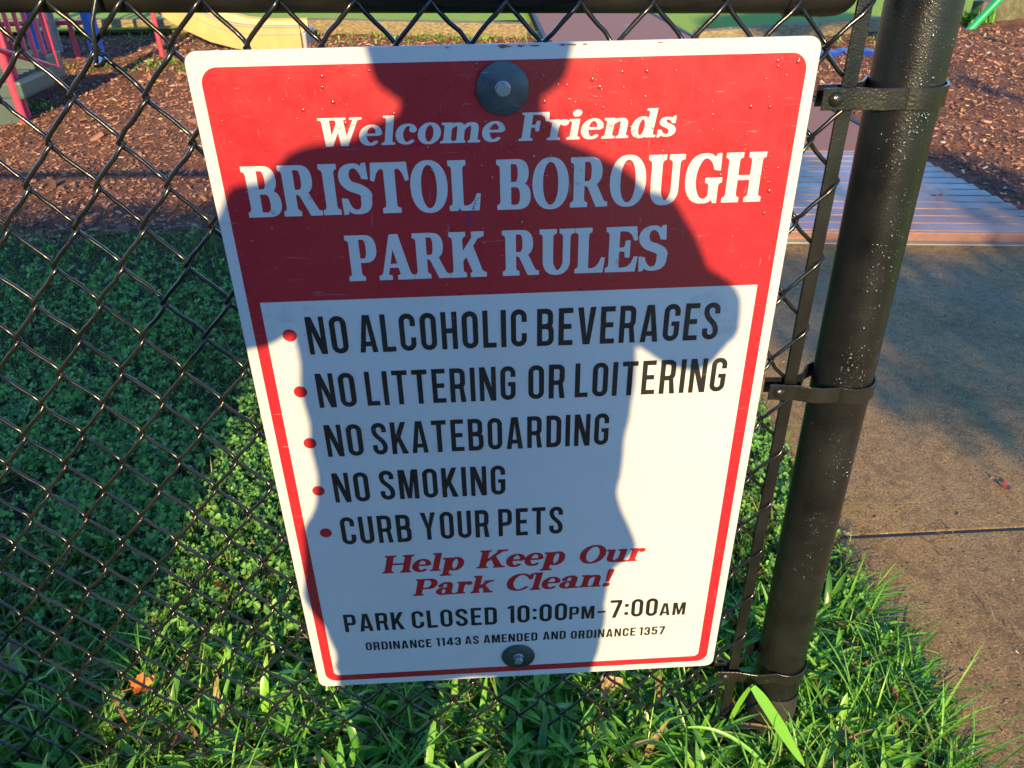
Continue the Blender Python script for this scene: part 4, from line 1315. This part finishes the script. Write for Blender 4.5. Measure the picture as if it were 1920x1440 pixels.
# weeds growing in the mulch near the play equipment
sets = []
for i, (cx, cy, s_, n) in enumerate(((-3.55, 5.1, .22, 260), (-3.15, 5.0, .10, 90), (-2.55, 6.55, .5, 330), (-1.3, 7.9, .9, 420), (-3.0, 8.3, 1.0, 420), (3.1, 6.9, .5, 200), (5.0, 7.75, .12, 300), (-0.1, 7.6, .45, 260))):
    r2 = np.random.default_rng(50 + i)
    P = np.stack([r2.normal(cx, s_, n), r2.normal(cy, s_ * .35, n), np.full(n, .0)], -1)
    sets.append(blades(P, r2.uniform(.025, .075, n) * (2.6 if i == 6 else 1), r2.uniform(.008, .018, n) * (1.5 if i == 6 else 1), r2.uniform(0, 2 * PI, n), np.abs(r2.normal(.5, .3, n)), r2.uniform(.3, 1.2, n), segs=4))
V, Q = pack(sets)
tag(mass('weeds', V, Q, M['crab'], smooth=True), 'small green weeds sprouting through the mulch', 'weeds', kind='stuff')

# one wide blade leaning across the foot of the post, and two long stems in front of it
def ribbon(P, W_, m, name, parent=None):
    mb = MB()
    k = len(P)
    A = []
    for i in range(k):
        a, b = Vector(P[max(i - 1, 0)]), Vector(P[min(i + 1, k - 1)])
        d = (b - a).normalized()
        view = Vector((-0.05, -0.75, 0.65))
        s_ = d.cross(view).normalized()
        w = W_ * np.interp(i / (k - 1), [0, .2, .6, .9, 1], [.5, .9, 1, .6, .08]) / 2
        p = Vector(P[i])
        A.append([p - s_ * w, p - view.normalized() * w * .35, p + s_ * w])
    V = [q for r in A for q in r]
    F = []
    for i in range(k - 1):
        a = i * 3
        F += [(a, a + 1, a + 4, a + 3), (a + 1, a + 2, a + 5, a + 4)]
    mb.add(V, F, 0, True)
    return mb.build(name, m, parent)
B_ = lambda a, b, c, d, n=14: [tuple(sum(w * p[i] for w, p in zip(((1 - t) ** 3, 3 * t * (1 - t) ** 2, 3 * t * t * (1 - t), t ** 3), (a, b, c, d))) for i in range(3)) for t in np.linspace(0, 1, n)]
ribbon(B_((0.350, 0.00, 0.05), (0.352, -0.005, 0.10), (0.36, -0.015, 0.16), (0.3645, -0.025, 0.192), 8) , 0.009, M['crab'], 'grass_stem', crab)
ribbon(B_((0.3640, -0.027, 0.188), (0.385, -0.040, 0.165), (0.415, -0.055, 0.11), (0.452, -0.078, 0.052)), 0.0185, M['crab'], 'grass_blade', crab)
ribbon(B_((0.27, -0.03, 0.10), (0.33, -0.04, 0.12), (0.39, -0.07, 0.07), (0.425, -0.10, 0.00)), 0.006, M['crab'], 'grass_stem', crab)
ribbon(B_((0.23, -0.10, 0.02), (0.33, -0.12, 0.05), (0.40, -0.12, 0.06), (0.475, -0.11, 0.05)), 0.0045, M['dry'], 'grass_stem', crab)
ribbon(B_((-0.645, 0.06, 0.02), (-0.65, 0.05, 0.08), (-0.652, 0.045, 0.12), (-0.648, 0.05, 0.17)), 0.004, M['leaf_brown'], 'grass_stem', crab)

# ------------------------------------------------------------------ fallen leaves
def leaf(label, loc, size, m, rot, lobes=5, curl=.3, seed=0, tilt=(0, 0)):
    r2 = random.Random(seed)
    t = bpy.data.objects.new('fallen_leaf', None)
    mb = MB()
    n = 40
    ring = []
    for k in range(n):
        a = 2 * PI * k / n
        rr = .62 + .38 * abs(math.cos(a * lobes / 2)) ** 1.5
        rr *= (1 - .28 * (math.cos(a - PI) > .75)) * r2.uniform(.9, 1.08)
        ring.append((a, rr))
    V = [(0, 0, 0)]
    for f in (.5, 1.0):
        for a, rr in ring:
            x, y = math.cos(a) * rr * f, math.sin(a) * rr * f * .82
            V.append((x * size, y * size, size * (curl * (x * x * .6 + y * y) + .10 * math.sin(3 * a + seed) * f)))
    F = [(0, 1 + k, 1 + (k + 1) % n) for k in range(n)] + [(1 + k, 1 + n + k, 1 + n + (k + 1) % n, 1 + (k + 1) % n) for k in range(n)]
    mb.add(V, F, 0, True)
    o = mb.build('fallen_leaf', m, None, loc)
    o.rotation_euler = (tilt[0], tilt[1], rot)
    bpy.data.objects.remove(t)
    stl = MB(); stl.tube([(-.6 * size, 0, .01 * size), (-.95 * size, .05 * size, .1 * size), (-1.35 * size, .12 * size, .12 * size)], .03 * size, 6)
    stl.build('leaf_stalk', m, o)
    return tag(o, label, 'leaf', 'fallen leaves')
leaf('bright orange crumpled leaf caught in sunlit grass behind the fence', (-0.655, 0.13, 0.075), .024, M['leaf_orange'], .7, 5, .55, 1, (.55, .2))
leaf('large dull brown leaf in the shaded grass at the lower left', (-0.925, 0.21, 0.055), .042, M['leaf_brown'], 1.9, 3, .3, 2, (.7, .1))
leaf('small upright orange-brown leaf in the grass left of the sign', (-0.59, 0.38, 0.045), .022, M['leaf_orange'], 1.2, 3, .6, 3, (1.0, .5))
leaf('curled yellow-tan leaf beside the lower left edge of the sign', (-0.535, 0.50, 0.045), .026, M['leaf_tan'], 2.6, 5, .5, 4, (.7, -.2))
leaf('brown leaf half buried in the grass under the fence', (-0.57, 0.035, 0.045), .030, M['leaf_brown'], 4.2, 5, .5, 5, (.5, .2))
leaf('tan and brown leaf low in the grass below the sign', (0.16, 0.09, 0.06), .028, M['leaf_tan'], .4, 3, .5, 6, (.9, .2))
leaf('dark red leaf lying on the sunlit concrete', (1.205, 0.62, 0.013), .021, M['leaf_red'], 1.0, 5, .4, 7, (.15, .1))
leaf('pale tan leaf on the shaded concrete', (1.63, 1.78, 0.022), .026, M['leaf_tan'], .3, 5, .4, 8, (.1, 0))
leaf('small rusty leaf where the grass meets the concrete', (0.70, 0.245, 0.035), .016, M['leaf_red'], 2.0, 3, .5, 9, (.6, .3))
leaf('small rusty leaf in the bright grass right of the post', (0.655, 0.045, 0.05), .016, M['leaf_red'], 1.2, 3, .5, 10, (.8, .3))
leaf('tiny pinkish leaf at the end of the concrete joint', (0.755, 0.475, 0.022), .011, M['leaf_tan'], 1.6, 5, .3, 11, (.3, 0))
leaf('whitish leaf scrap on the far part of the concrete', (1.66, 1.33, 0.020), .013, M['leaf_tan'], .8, 3, .2, 12, (.05, 0))
leaf('dark bit of leaf on the concrete right of the whitish scrap', (1.84, 1.35, 0.020), .016, M['rubber'], .3, 3, .2, 13, (.05, 0))
leaf('brown leaf on the wet planks of the boardwalk', (2.02, 2.53, 0.060), .022, M['leaf_brown'], .5, 5, .4, 14, (.1, 0))
leaf('yellowish leaf on the boardwalk between sign and post', (1.42, 2.30, 0.060), .020, M['leaf_tan'], 1.5, 5, .4, 15, (.1, 0))
# ------------------------------------------------------------------ playground
ps = thing('play_structure', 'red and blue climbing frame with a dark green step at the upper left', 'climbing frame', (0, 0, 0))
def post_(name, x, y, r, h, m, z0=-.05):
    mb = MB(); mb.tube([(x, y, z0), (x, y, h * .5), (x, y, h)], r, 16)
    return mb.build(name, m, ps)
for (x, y) in ((-3.255, 6.8), (-3.72, 6.75), (-4.6, 6.8), (-4.4, 5.4)):
    o = post_('post', x, y, .058, 2.3, M['p_blue'])
    mb = MB(); mb.lathe([(.064, -.04), (.064, .0), (.045, .035), (.001, .05)], (x, y, 2.3), n=16); mb.build('post_cap', M['p_blue'], o)
for (x, y) in ((-3.515, 7.0), (-2.778, 7.0), (-2.93, 4.72), (-3.95, 7.5)):
    post_('support_pole', x, y, .021, 1.35 if x > -3.2 else 1.7, M['p_red'])
mb = MB(); mb.tube([(-4.4, 7.5, .24), (-3.55, 7.48, .24)], .021, 12); mb.build('cross_bar', M['p_red'], ps)
# handrail panel beside the step
mb = MB()
zb = lambda y: .43 - (y - 4.62) * .33
P0, P1 = (-2.875, 4.52), (-2.875, 5.20)
for k, y in enumerate(np.linspace(4.60, 5.19, 6)):
    r = .014 if k < 5 else .022
    mb.tube([(-2.875, y, zb(y)), (-2.875, y, 1.15)], r, 10)
mb.tube([(-2.875, 4.50, zb(4.50)), (-2.875, 5.22, zb(5.22))], .018, 10)
mb.tube([(-2.875, 4.50, 1.15), (-2.875, 5.22, 1.15)], .022, 10)
mb.tube([(-2.91, 4.62, -.05), (-2.905, 4.60, .45), (-2.88, 4.55, 1.15)], .024, 12)
mb.build('handrail', M['p_red'], ps)
# moulded step: block with ribbed top
mb = MB()
mb.box((-3.40, 4.83, .205), (1.10, .46, .11), None, 0, .02)
mb.box((-3.40, 5.16, .255), (1.08, .24, .18), None, 0, .02)
for k in range(5):
    mb.box((-3.40, 4.66 + k * .075, .262), (1.02, .022, .008), None, 0, .003)
mb.box((-3.40, 4.612, .075), (1.02, .02, .16), None, 0, .004)
mb.build('step', M['p_green'], ps)
mb = MB()
mb.box((-3.85, 6.1, .62), (1.45, 1.5, .06), None, 0, .02)
mb.build('deck', M['p_green'], ps)

# tan slide: a trough swept along a curve that runs out flat above the mulch
sd = thing('playground_slide', 'tan plastic playground slide whose run-out ends on the mulch', 'slide', (0, 0, 0))
prof = [(-1.56, .045), (-1.72, .045), (-1.95, .05), (-2.15, .075), (-2.36, .135), (-2.58, .245), (-2.80, .40), (-3.05, .60), (-3.35, .86), (-3.65, 1.12), (-3.9, 1.2)]
def offs(p, d):
    out = []
    for i in range(len(p)):
        a, b = p[max(i - 1, 0)], p[min(i + 1, len(p) - 1)]
        L = math.hypot(b[0] - a[0], b[1] - a[1]); nx, nz = -(b[1] - a[1]) / L, (b[0] - a[0]) / L
        if nz < 0: nx, nz = -nx, -nz
        out.append((p[i][0] + nx * d, p[i][1] + nz * d))
    return out
lo, hi, inn = offs(prof, -.045), offs(prof, .165), offs(prof, .0)
RG = []
ya, yb = 7.16, 7.66
for i in range(len(prof)):
    l, h_, f_ = lo[i], hi[i], inn[i]
    RG.append([(l[0], ya, l[1]), (h_[0], ya, h_[1]), (h_[0], ya + .035, h_[1] + .006), (h_[0], ya + .055, h_[1] - .01), (f_[0], ya + .09, f_[1]), (f_[0], yb - .09, f_[1]), (h_[0], yb - .055, h_[1] - .01), (h_[0], yb - .035, h_[1] + .006), (h_[0], yb, h_[1]), (l[0], yb, l[1])])
mb = MB(); mb.rings(RG, True, smooth=False)
so = mb.build('slide_trough', M['p_tan'], sd)
for y_ in (ya - .003, yb + .003):
    mb = MB()
    mb.tube([(h_[0], y_, h_[1] - .004) for h_ in hi], .009, 8)
    mb.build('edge_trim', M['p_grey'], sd)
mb = MB()
mb.tube([(h_[0], ya - .004, h_[1]) for h_ in offs(prof, .095)], .0045, 6)
mb.build('seam_line', M['p_grey'], sd)
mb = MB(); mb.box((-1.535, 7.41, .075), (.04, .46, .15), None, 0, .015); mb.build('end_lip', M['p_grey'], sd)
mb = MB(); mb.tube([(-3.85, 7.41, -.05), (-3.85, 7.41, 1.15)], .03, 12); mb.build('slide_leg', M['p_grey'], sd)

# green swing frame at the upper right
sw = thing('swing_frame', 'green pipe swing frame whose slanted leg shows right of the post', 'swing frame', (0, 0, 0))
for (x, y, X_, Y_) in ((4.84, 7.42, 6.55, 7.2), (7.6, 6.2, 6.55, 7.2), (6.9, 11.0, 8.0, 10.6), (9.0, 9.8, 8.0, 10.6)):
    mb = MB(); mb.tube([(x, y, -.05), (X_, Y_, 2.3)], .038, 14); mb.build('leg', M['p_swing'], sw)
mb = MB(); mb.tube([(6.4, 6.96, 2.3), (8.15, 10.84, 2.3)], .042, 14); mb.build('top_beam', M['p_swing'], sw)
# flat blue plastic strip on the mulch
bs = MB()
r2 = random.Random(4)
RG = []
for k in range(16):
    x = 2.72 + k * .055; y = 6.28 + .02 * math.sin(k * .9) - k * .006
    w_, hh = .10 + .02 * r2.random(), .035 + .012 * r2.random()
    RG.append([(x, y - w_, .0), (x, y - w_ * .6, hh), (x, y + w_ * .5, hh * 1.1), (x, y + w_, .0)])
bs.rings(RG, True, smooth=False)
bt = thing('plastic_strip', 'flat blue plastic strip lying on the mulch between sign and post', 'plastic strip', (0, 0, 0))
bs.build('strip', M['p_navy'], bt)

# bollards of the play area out to the right; their long shadows cross the mulch
for i, (x, y, h_, r, lab) in enumerate(((4.75, 4.0, 1.0, .035, 'black steel bollard on the mulch right of the boardwalk'),)):
    t = thing('bollard', lab, 'bollard', (x, y, 0), 0, 'bollards beside the boardwalk')
    mb = MB(); mb.tube([(0, 0, -.05), (0, 0, h_)], r, 16); mb.build('pole', M['post'], t)
    mb = MB(); mb.lathe([(r * 1.12, 0), (r * 1.12, .02), (r * .6, .04), (.001, .045)], (0, 0, h_), n=16); mb.build('cap', M['band'], t)

# ------------------------------------------------------------------ unseen clipped evergreens added to shade the lawn, and the tree shading the path
def leaf_cloud(P, N, size, seed):
    r2 = np.random.default_rng(seed)
    n = len(P)
    a = r2.uniform(0, 2 * PI, n)
    s_ = size * r2.uniform(.6, 1.3, n)
    N = N + r2.normal(0, .55, (n, 3)); N /= np.linalg.norm(N, axis=1)[:, None]
    t = np.cross(N, r2.normal(0, 1, (n, 3))); t /= np.linalg.norm(t, axis=1)[:, None]
    b = np.cross(N, t)
    shp = [(-1, 0), (-.2, -.42), (.9, 0), (-.2, .42)]
    V = np.stack([P + t * (s_ * u)[:, None] + b * (s_ * v)[:, None] for u, v in shp], 1).reshape(-1, 3)
    return V, np.arange(n * 4).reshape(-1, 4)
def unseen_hedge(x0, x1, y0, y1, h_, label, n=26000):
    t = thing('unseen_hedge', label, 'unseen_hedge', ((x0 + x1) / 2, (y0 + y1) / 2, 0))
    cx_, cy_ = (x0 + x1) / 2, (y0 + y1) / 2
    hx, hy = (x1 - x0) / 2, (y1 - y0) / 2
    mb = MB(); mb.box((0, 0, h_ / 2 - .03), (2 * hx - .07, 2 * hy - .07, h_ - .07), None, 0, .05)
    mb.build('branches', M['bark'], t)
    r2 = np.random.default_rng(77)
    A = np.array([4 * hx * hy, 2 * hx * h_, 2 * hx * h_, 2 * hy * h_, 2 * hy * h_]); A = (A / A.sum() * n).astype(int)
    Ps, Ns = [], []
    u = lambda k, s_: r2.uniform(-s_, s_, k)
    for k, nn, f in ((A[0], (0, 0, 1), lambda k: (u(k, hx), u(k, hy), np.full(k, h_))), (A[1], (0, -1, 0), lambda k: (u(k, hx), np.full(k, -hy), r2.uniform(0, h_, k))), (A[2], (0, 1, 0), lambda k: (u(k, hx), np.full(k, hy), r2.uniform(0, h_, k))),
                     (A[3], (1, 0, 0), lambda k: (np.full(k, hx), u(k, hy), r2.uniform(0, h_, k))), (A[4], (-1, 0, 0), lambda k: (np.full(k, -hx), u(k, hy), r2.uniform(0, h_, k)))):
        p = np.stack(f(k), -1); N = np.tile(np.array(nn, float), (k, 1))
        Ps.append(p - N * r2.uniform(.0, .06, k)[:, None]); Ns.append(N)
    V, Q = leaf_cloud(np.concatenate(Ps), np.concatenate(Ns), .032, 78)
    mass('foliage', V, Q, M['unseen_hedge'], t)
unseen_hedge(-5.2, -0.715, -3.3, -2.6, 1.985, 'tall clipped evergreens, unseen, added behind the photographer to shade the lawn')  # added out of view, sized to throw the straight-edged shade on the left

def tree(loc, h_trunk, r_tr, blobs, label, n=9000, size=.06):
    t = thing('small_tree', label, 'tree', loc)
    mb = MB()
    mb.tube([(0, 0, -.1), (.02, 0, .4), (.05, .02, h_trunk * .7), (.0, 0, h_trunk)], [r_tr * 1.5, r_tr, r_tr * .8, r_tr * .6], 12)
    for k, (c, r) in enumerate(blobs):
        mb.tube([(0, 0, h_trunk * .9), tuple(Vector(c) * .6 + Vector((0, 0, h_trunk * .9)) * .4), c], [r_tr * .45, r_tr * .3, r_tr * .1], 8)
    mb.build('trunk', M['bark'], t)
    r2 = np.random.default_rng(91)
    Ps, Ns = [], []
    tot = sum(r[0] * r[1] * r[2] for c, r in blobs)
    for c, r in blobs:
        k = int(n * r[0] * r[1] * r[2] / tot)
        d = r2.normal(0, 1, (k, 3)); d /= np.linalg.norm(d, axis=1)[:, None]
        Ps.append(np.array(c) + d * np.array(r) * (r2.random(k) ** .4)[:, None]); Ns.append(d)
    V, Q = leaf_cloud(np.concatenate(Ps), np.concatenate(Ns), size, 92)
    mass('crown', V, Q, M['unseen_hedge'], t)
tree((2.05, -6.2, 0), 2.5, .05, [((-.60, 0, 2.72), (.55, .6, .17)), ((.10, .1, 2.67), (.55, .5, .22)), ((.28, -.1, 3.22), (.40, .4, .24)), ((.75, .0, 2.75), (.4, .4, .25)), ((-.75, .1, 3.25), (.50, .4, .10))], 'young round headed tree across the walk behind the photographer', 2900, .055)

tree((3.58, -8.2, 0), 5.0, .055, [((-.65, 0, 5.75), (.55, .5, .30)), ((-.1, .1, 5.9), (.5, .5, .32)), ((.5, 0, 5.7), (.45, .5, .35))], 'tall slim unseen tree added far back on the right to shade the far mulch')  # added out of view for the dark shade on the far right mulch
# big unseen tree added left of the play area; its high crown blocks skylight
def big_tree():
    t = thing('added_shade_tree', 'large unseen tree added so its high crown blocks skylight over the play area', 'tree', (-7.2, 3.6, 0))
    mb = MB()
    mb.tube([(0, 0, -.2), (.05, 0, .8), (.15, .05, 2.4), (.5, .1, 4.0), (1.2, .2, 5.2)], [.42, .30, .25, .22, .16], 16)
    r2 = np.random.default_rng(5)
    tips = [(x, y, 5.6 + r2.uniform(-.4, .6)) for x in (3.0, 5.5, 8.0, 10.6) for y in (-2.2, .2, 2.6, 5.0)]
    for tp in tips:
        mb.tube([(.6, .1, 4.2), (1.2 + tp[0] * .3, tp[1] * .4, 5.0), (tp[0], tp[1], tp[2])], [.10, .06, .015], 7)
    mb.build('trunk', M['bark'], t)
    Ps, Ns = [], []
    for tp in tips:
        k = 720
        d = r2.normal(0, 1, (k, 3)); d /= np.linalg.norm(d, axis=1)[:, None]
        Ps.append(np.array(tp) + d * np.array((1.5, 1.5, .45)) * (r2.random(k) ** .4)[:, None]); Ns.append(d + np.array((0, 0, 1.2)))
    V, Q = leaf_cloud(np.concatenate(Ps), np.concatenate(Ns), .20, 96)
    mass('crown', V, Q, M['unseen_hedge'], t)
big_tree()
# ------------------------------------------------------------------ the photographer (out of frame; casts the shadow on the sign)
def person():
    root = thing('person', 'person in a dark jacket and jeans taking the photo, both hands holding a phone', 'person', (0, 0, 0))
    Y0 = -1.16
    def ell(cx, cy, cz, rx, ry, n=20):
        return [(cx + rx * math.cos(2 * PI * k / n), cy + ry * math.sin(2 * PI * k / n), cz) for k in range(n)]
    def span(z, xl, xr, ry, dy=0.0):
        return ell((xl + xr) / 2, Y0 + dy, z, (xr - xl) / 2, ry)
    body = MB()
    tor = [(.66, -.285, .106, .115), (.70, -.276, .116, .12), (.78, -.268, .117, .125), (.83, -.264, .122, .125), (.845, -.262, .130, .125), (.862, -.258, .142, .13), (.880, -.278, .165, .13), (.905, -.291, .158, .13), (.945, -.280, .142, .125), (.985, -.264, .134, .12), (1.05, -.254, .138, .118), (1.10, -.248, .143, .118), (1.16, -.250, .142, .12), (1.25, -.250, .150, .122), (1.33, -.255, .160, .115), (1.385, -.270, .150, .10), (1.405, -.262, .128, .09), (1.425, -.225, .095, .08), (1.445, -.165, .062, .07), (1.46, -.135, .045, .064)]
    body.rings([span(z, a, b, r) for z, a, b, r in tor])
    neck = [(1.43, -.135, .050, .066), (1.455, -.118, .036, .062), (1.478, -.108, .033, .062), (1.495, -.106, .036, .068)]
    body.rings([span(z, a, b, r, .0) for z, a, b, r in neck])
    hx = -.036
    head = [(1.486, .055, .06, .04), (1.497, .080, .08, .028), (1.513, .094, .095, .016), (1.545, .098, .102, .01), (1.585, .095, .104, .0), (1.63, .094, .105, -.004), (1.67, .085, .098, -.008), (1.70, .066, .078, -.01), (1.722, .035, .045, -.01)]
    body.rings([ell(hx, Y0 + .012 + d, z, a, b) for z, a, b, d in head])
    body.tube([(hx, Y0 + .112, 1.605), (hx, Y0 + .128, 1.578), (hx, Y0 + .116, 1.568)], [.010, .014, .012], 10)   # nose
    for s_ in (-1, 1):
        body.tube([(hx + s_ * .094, Y0 - .006, 1.565), (hx + s_ * .103, Y0 - .012, 1.60), (hx + s_ * .095, Y0 - .006, 1.625)], [.010, .016, .010], 8)
    # legs
    for (xa, xb, xc) in ((-.195, -.205, -.21), (.045, .038, .035)):
        body.rings([ell(xa, Y0, .90, .095, .11), ell(xa, Y0, .80, .094, .105), ell(xa * .99 + xb * .01, Y0 + .005, .67, .080, .09), ell(xb, Y0 + .01, .50, .064, .07), ell(xb, Y0 + .005, .44, .058, .065), ell(xc, Y0 - .01, .33, .057, .066), ell(xc, Y0 - .01, .16, .043, .05), ell(xc, Y0 - .005, .06, .045, .055)])
        body.rings([[(xc + dx * (.9 if k else 1), Y0 + .05 + dy, z) for dx, dy in ((.05 * math.cos(t), .135 * math.sin(t)) for t in np.linspace(0, 2 * PI, 16, endpoint=False))] for k, z in ((0, .005), (0, .03), (1, .06), (1, .075))])
    # arms: shoulder, elbow out, forearm in to the phone
    PH = Vector((CX, CY, CZ)) - fw * .018
    wr = {}
    for s_, sh, el, w in ((-1, (-.240, Y0 + .005, 1.352), (-.360, Y0 + .075, 1.228), (-.150, -.905, 1.222)), (1, (.125, Y0 + .005, 1.335), (.218, Y0 + .07, 1.188), (.074, -.905, 1.205))):
        sh, el, w = Vector(sh), Vector(el), Vector(w)
        body.tube([sh + (sh - el) * .12, sh, sh.lerp(el, .5), sh.lerp(el, .9), el, el.lerp(w, .1), el.lerp(w, .4), el.lerp(w, .8), w], [.05, .068, .060, .052, .052, .052, .047, .036, .029], 14)
        side = r_ * s_
        # palm beside the phone, four fingers wrapped behind it and a thumb on the screen side
        pk = PH + side * .052 - fw * .014 - u_ * .006
        body.tube([w, w.lerp(pk, .5), pk, pk + u_ * .012], [.027, .030, .033, .024], 12)
        for q, (ln, up_) in enumerate(((.074, .033), (.080, .012), (.076, -.009), (.062, -.029))):
            a = pk + u_ * up_ - side * .004
            b_1 = a + fw * .022 + side * .004
            body.tube([a, b_1, b_1 - side * (ln * .40) + fw * .004, b_1 - side * (ln * .62) + fw * .001], [.0095, .009, .0085, .0068], 8)
        th = pk + u_ * .020 - fw * .006
        body.tube([pk - u_ * .01 - fw * .01, th + side * .006, th - side * .020 - fw * .006 + u_ * .01, th - side * .040 - fw * .004 + u_ * .014], [.014, .0115, .010, .008], 8)
    o = body.build('body', [M['jacket'], M['skin'], M['jeans'], M['rubber']], root)
    rm = o.modifiers.new('remesh', 'REMESH'); rm.mode = 'VOXEL'; rm.voxel_size = .0065
    sm_ = o.modifiers.new('smooth', 'SMOOTH'); sm_.iterations = 5; sm_.factor = .5
    dg = bpy.context.evaluated_depsgraph_get()
    me = bpy.data.meshes.new_from_object(o.evaluated_get(dg))
    o.modifiers.clear()
    o.data = me
    me.materials.clear()
    nv = len(me.vertices); co = np.zeros(nv * 3); no = np.zeros(nv * 3)
    me.vertices.foreach_get("co", co); me.vertices.foreach_get("normal", no)
    co = co.reshape(-1, 3); no = no.reshape(-1, 3)
    cl = (co[:, 2] < 1.45) & (co[:, 2] > .1) & ~((co[:, 1] > -.95) & (co[:, 2] > 1.1))
    fold_ = (vnoise(co[:, 0] * 1.3 + co[:, 1], co[:, 2] * 1.6, 9, 3) - .5) * .020 + (vnoise(co[:, 0] + co[:, 1] * .7, co[:, 2], 24, 4) - .5) * .009
    co += no * (fold_ * cl)[:, None]
    me.vertices.foreach_set("co", co.ravel()); me.update()
    for x in (M['jacket'], M['skin'], M['jeans'], M['rubber']): me.materials.append(x)
    nP = len(me.polygons)
    cen = np.zeros(nP * 3); me.polygons.foreach_get("center", cen); cen = cen.reshape(-1, 3)
    hand = (cen[:, 1] > -.93) & (cen[:, 2] > 1.1)
    mi = np.zeros(nP, int)
    mi[cen[:, 2] < .86] = 2
    mi[cen[:, 2] < .085] = 3
    mi[(cen[:, 2] > 1.452)] = 1
    mi[hand] = 1
    me.polygons.foreach_set("material_index", mi.astype(np.int32))
    me.polygons.foreach_set("use_smooth", np.ones(nP, bool))
    # hair, eyes, mouth
    hr = MB()
    hr.rings([ell(hx, Y0 - .020, z, a, b) for z, a, b in ((1.503, .080, .06), (1.515, .094, .07), (1.545, .100, .078), (1.60, .099, .094), (1.65, .101, .104), (1.69, .090, .097), (1.722, .066, .075), (1.742, .030, .038))])
    hr.build('hair', M['hair'], root)
    for s_ in (-1, 1):
        ey = MB()
        ey.lathe([(.0001, .012), (.008, .009), (.012, 0), (.008, -.009)], (hx + s_ * .033, Y0 + .100, 1.612), 'y', 12)
        ey.build('eye', M['rubber'], root)
    mo = MB(); mo.box((hx, Y0 + .106, 1.535), (.045, .012, .009), None, 0, .004); mo.build('mouth', M['leaf_red'], root)
    return PH
PH = person()
ph = thing('phone', 'black smartphone held up in both hands by the person', 'phone', (0, 0, 0))
mb = MB()
RM = Matrix((tuple(r_), tuple(u_), tuple(fw))).transposed()
mb.box(PH, (.147, .072, .008), RM, 0, .0035)
mb.build('phone_case', M['phone'], ph)
mb = MB(); mb.lathe([(.0068, 0), (.0068, .002), (.005, .0022)], PH + fw * .004 + r_ * 0.045 + u_ * .02, n=20, M=RM); mb.build('lens', M['alu'], ph)
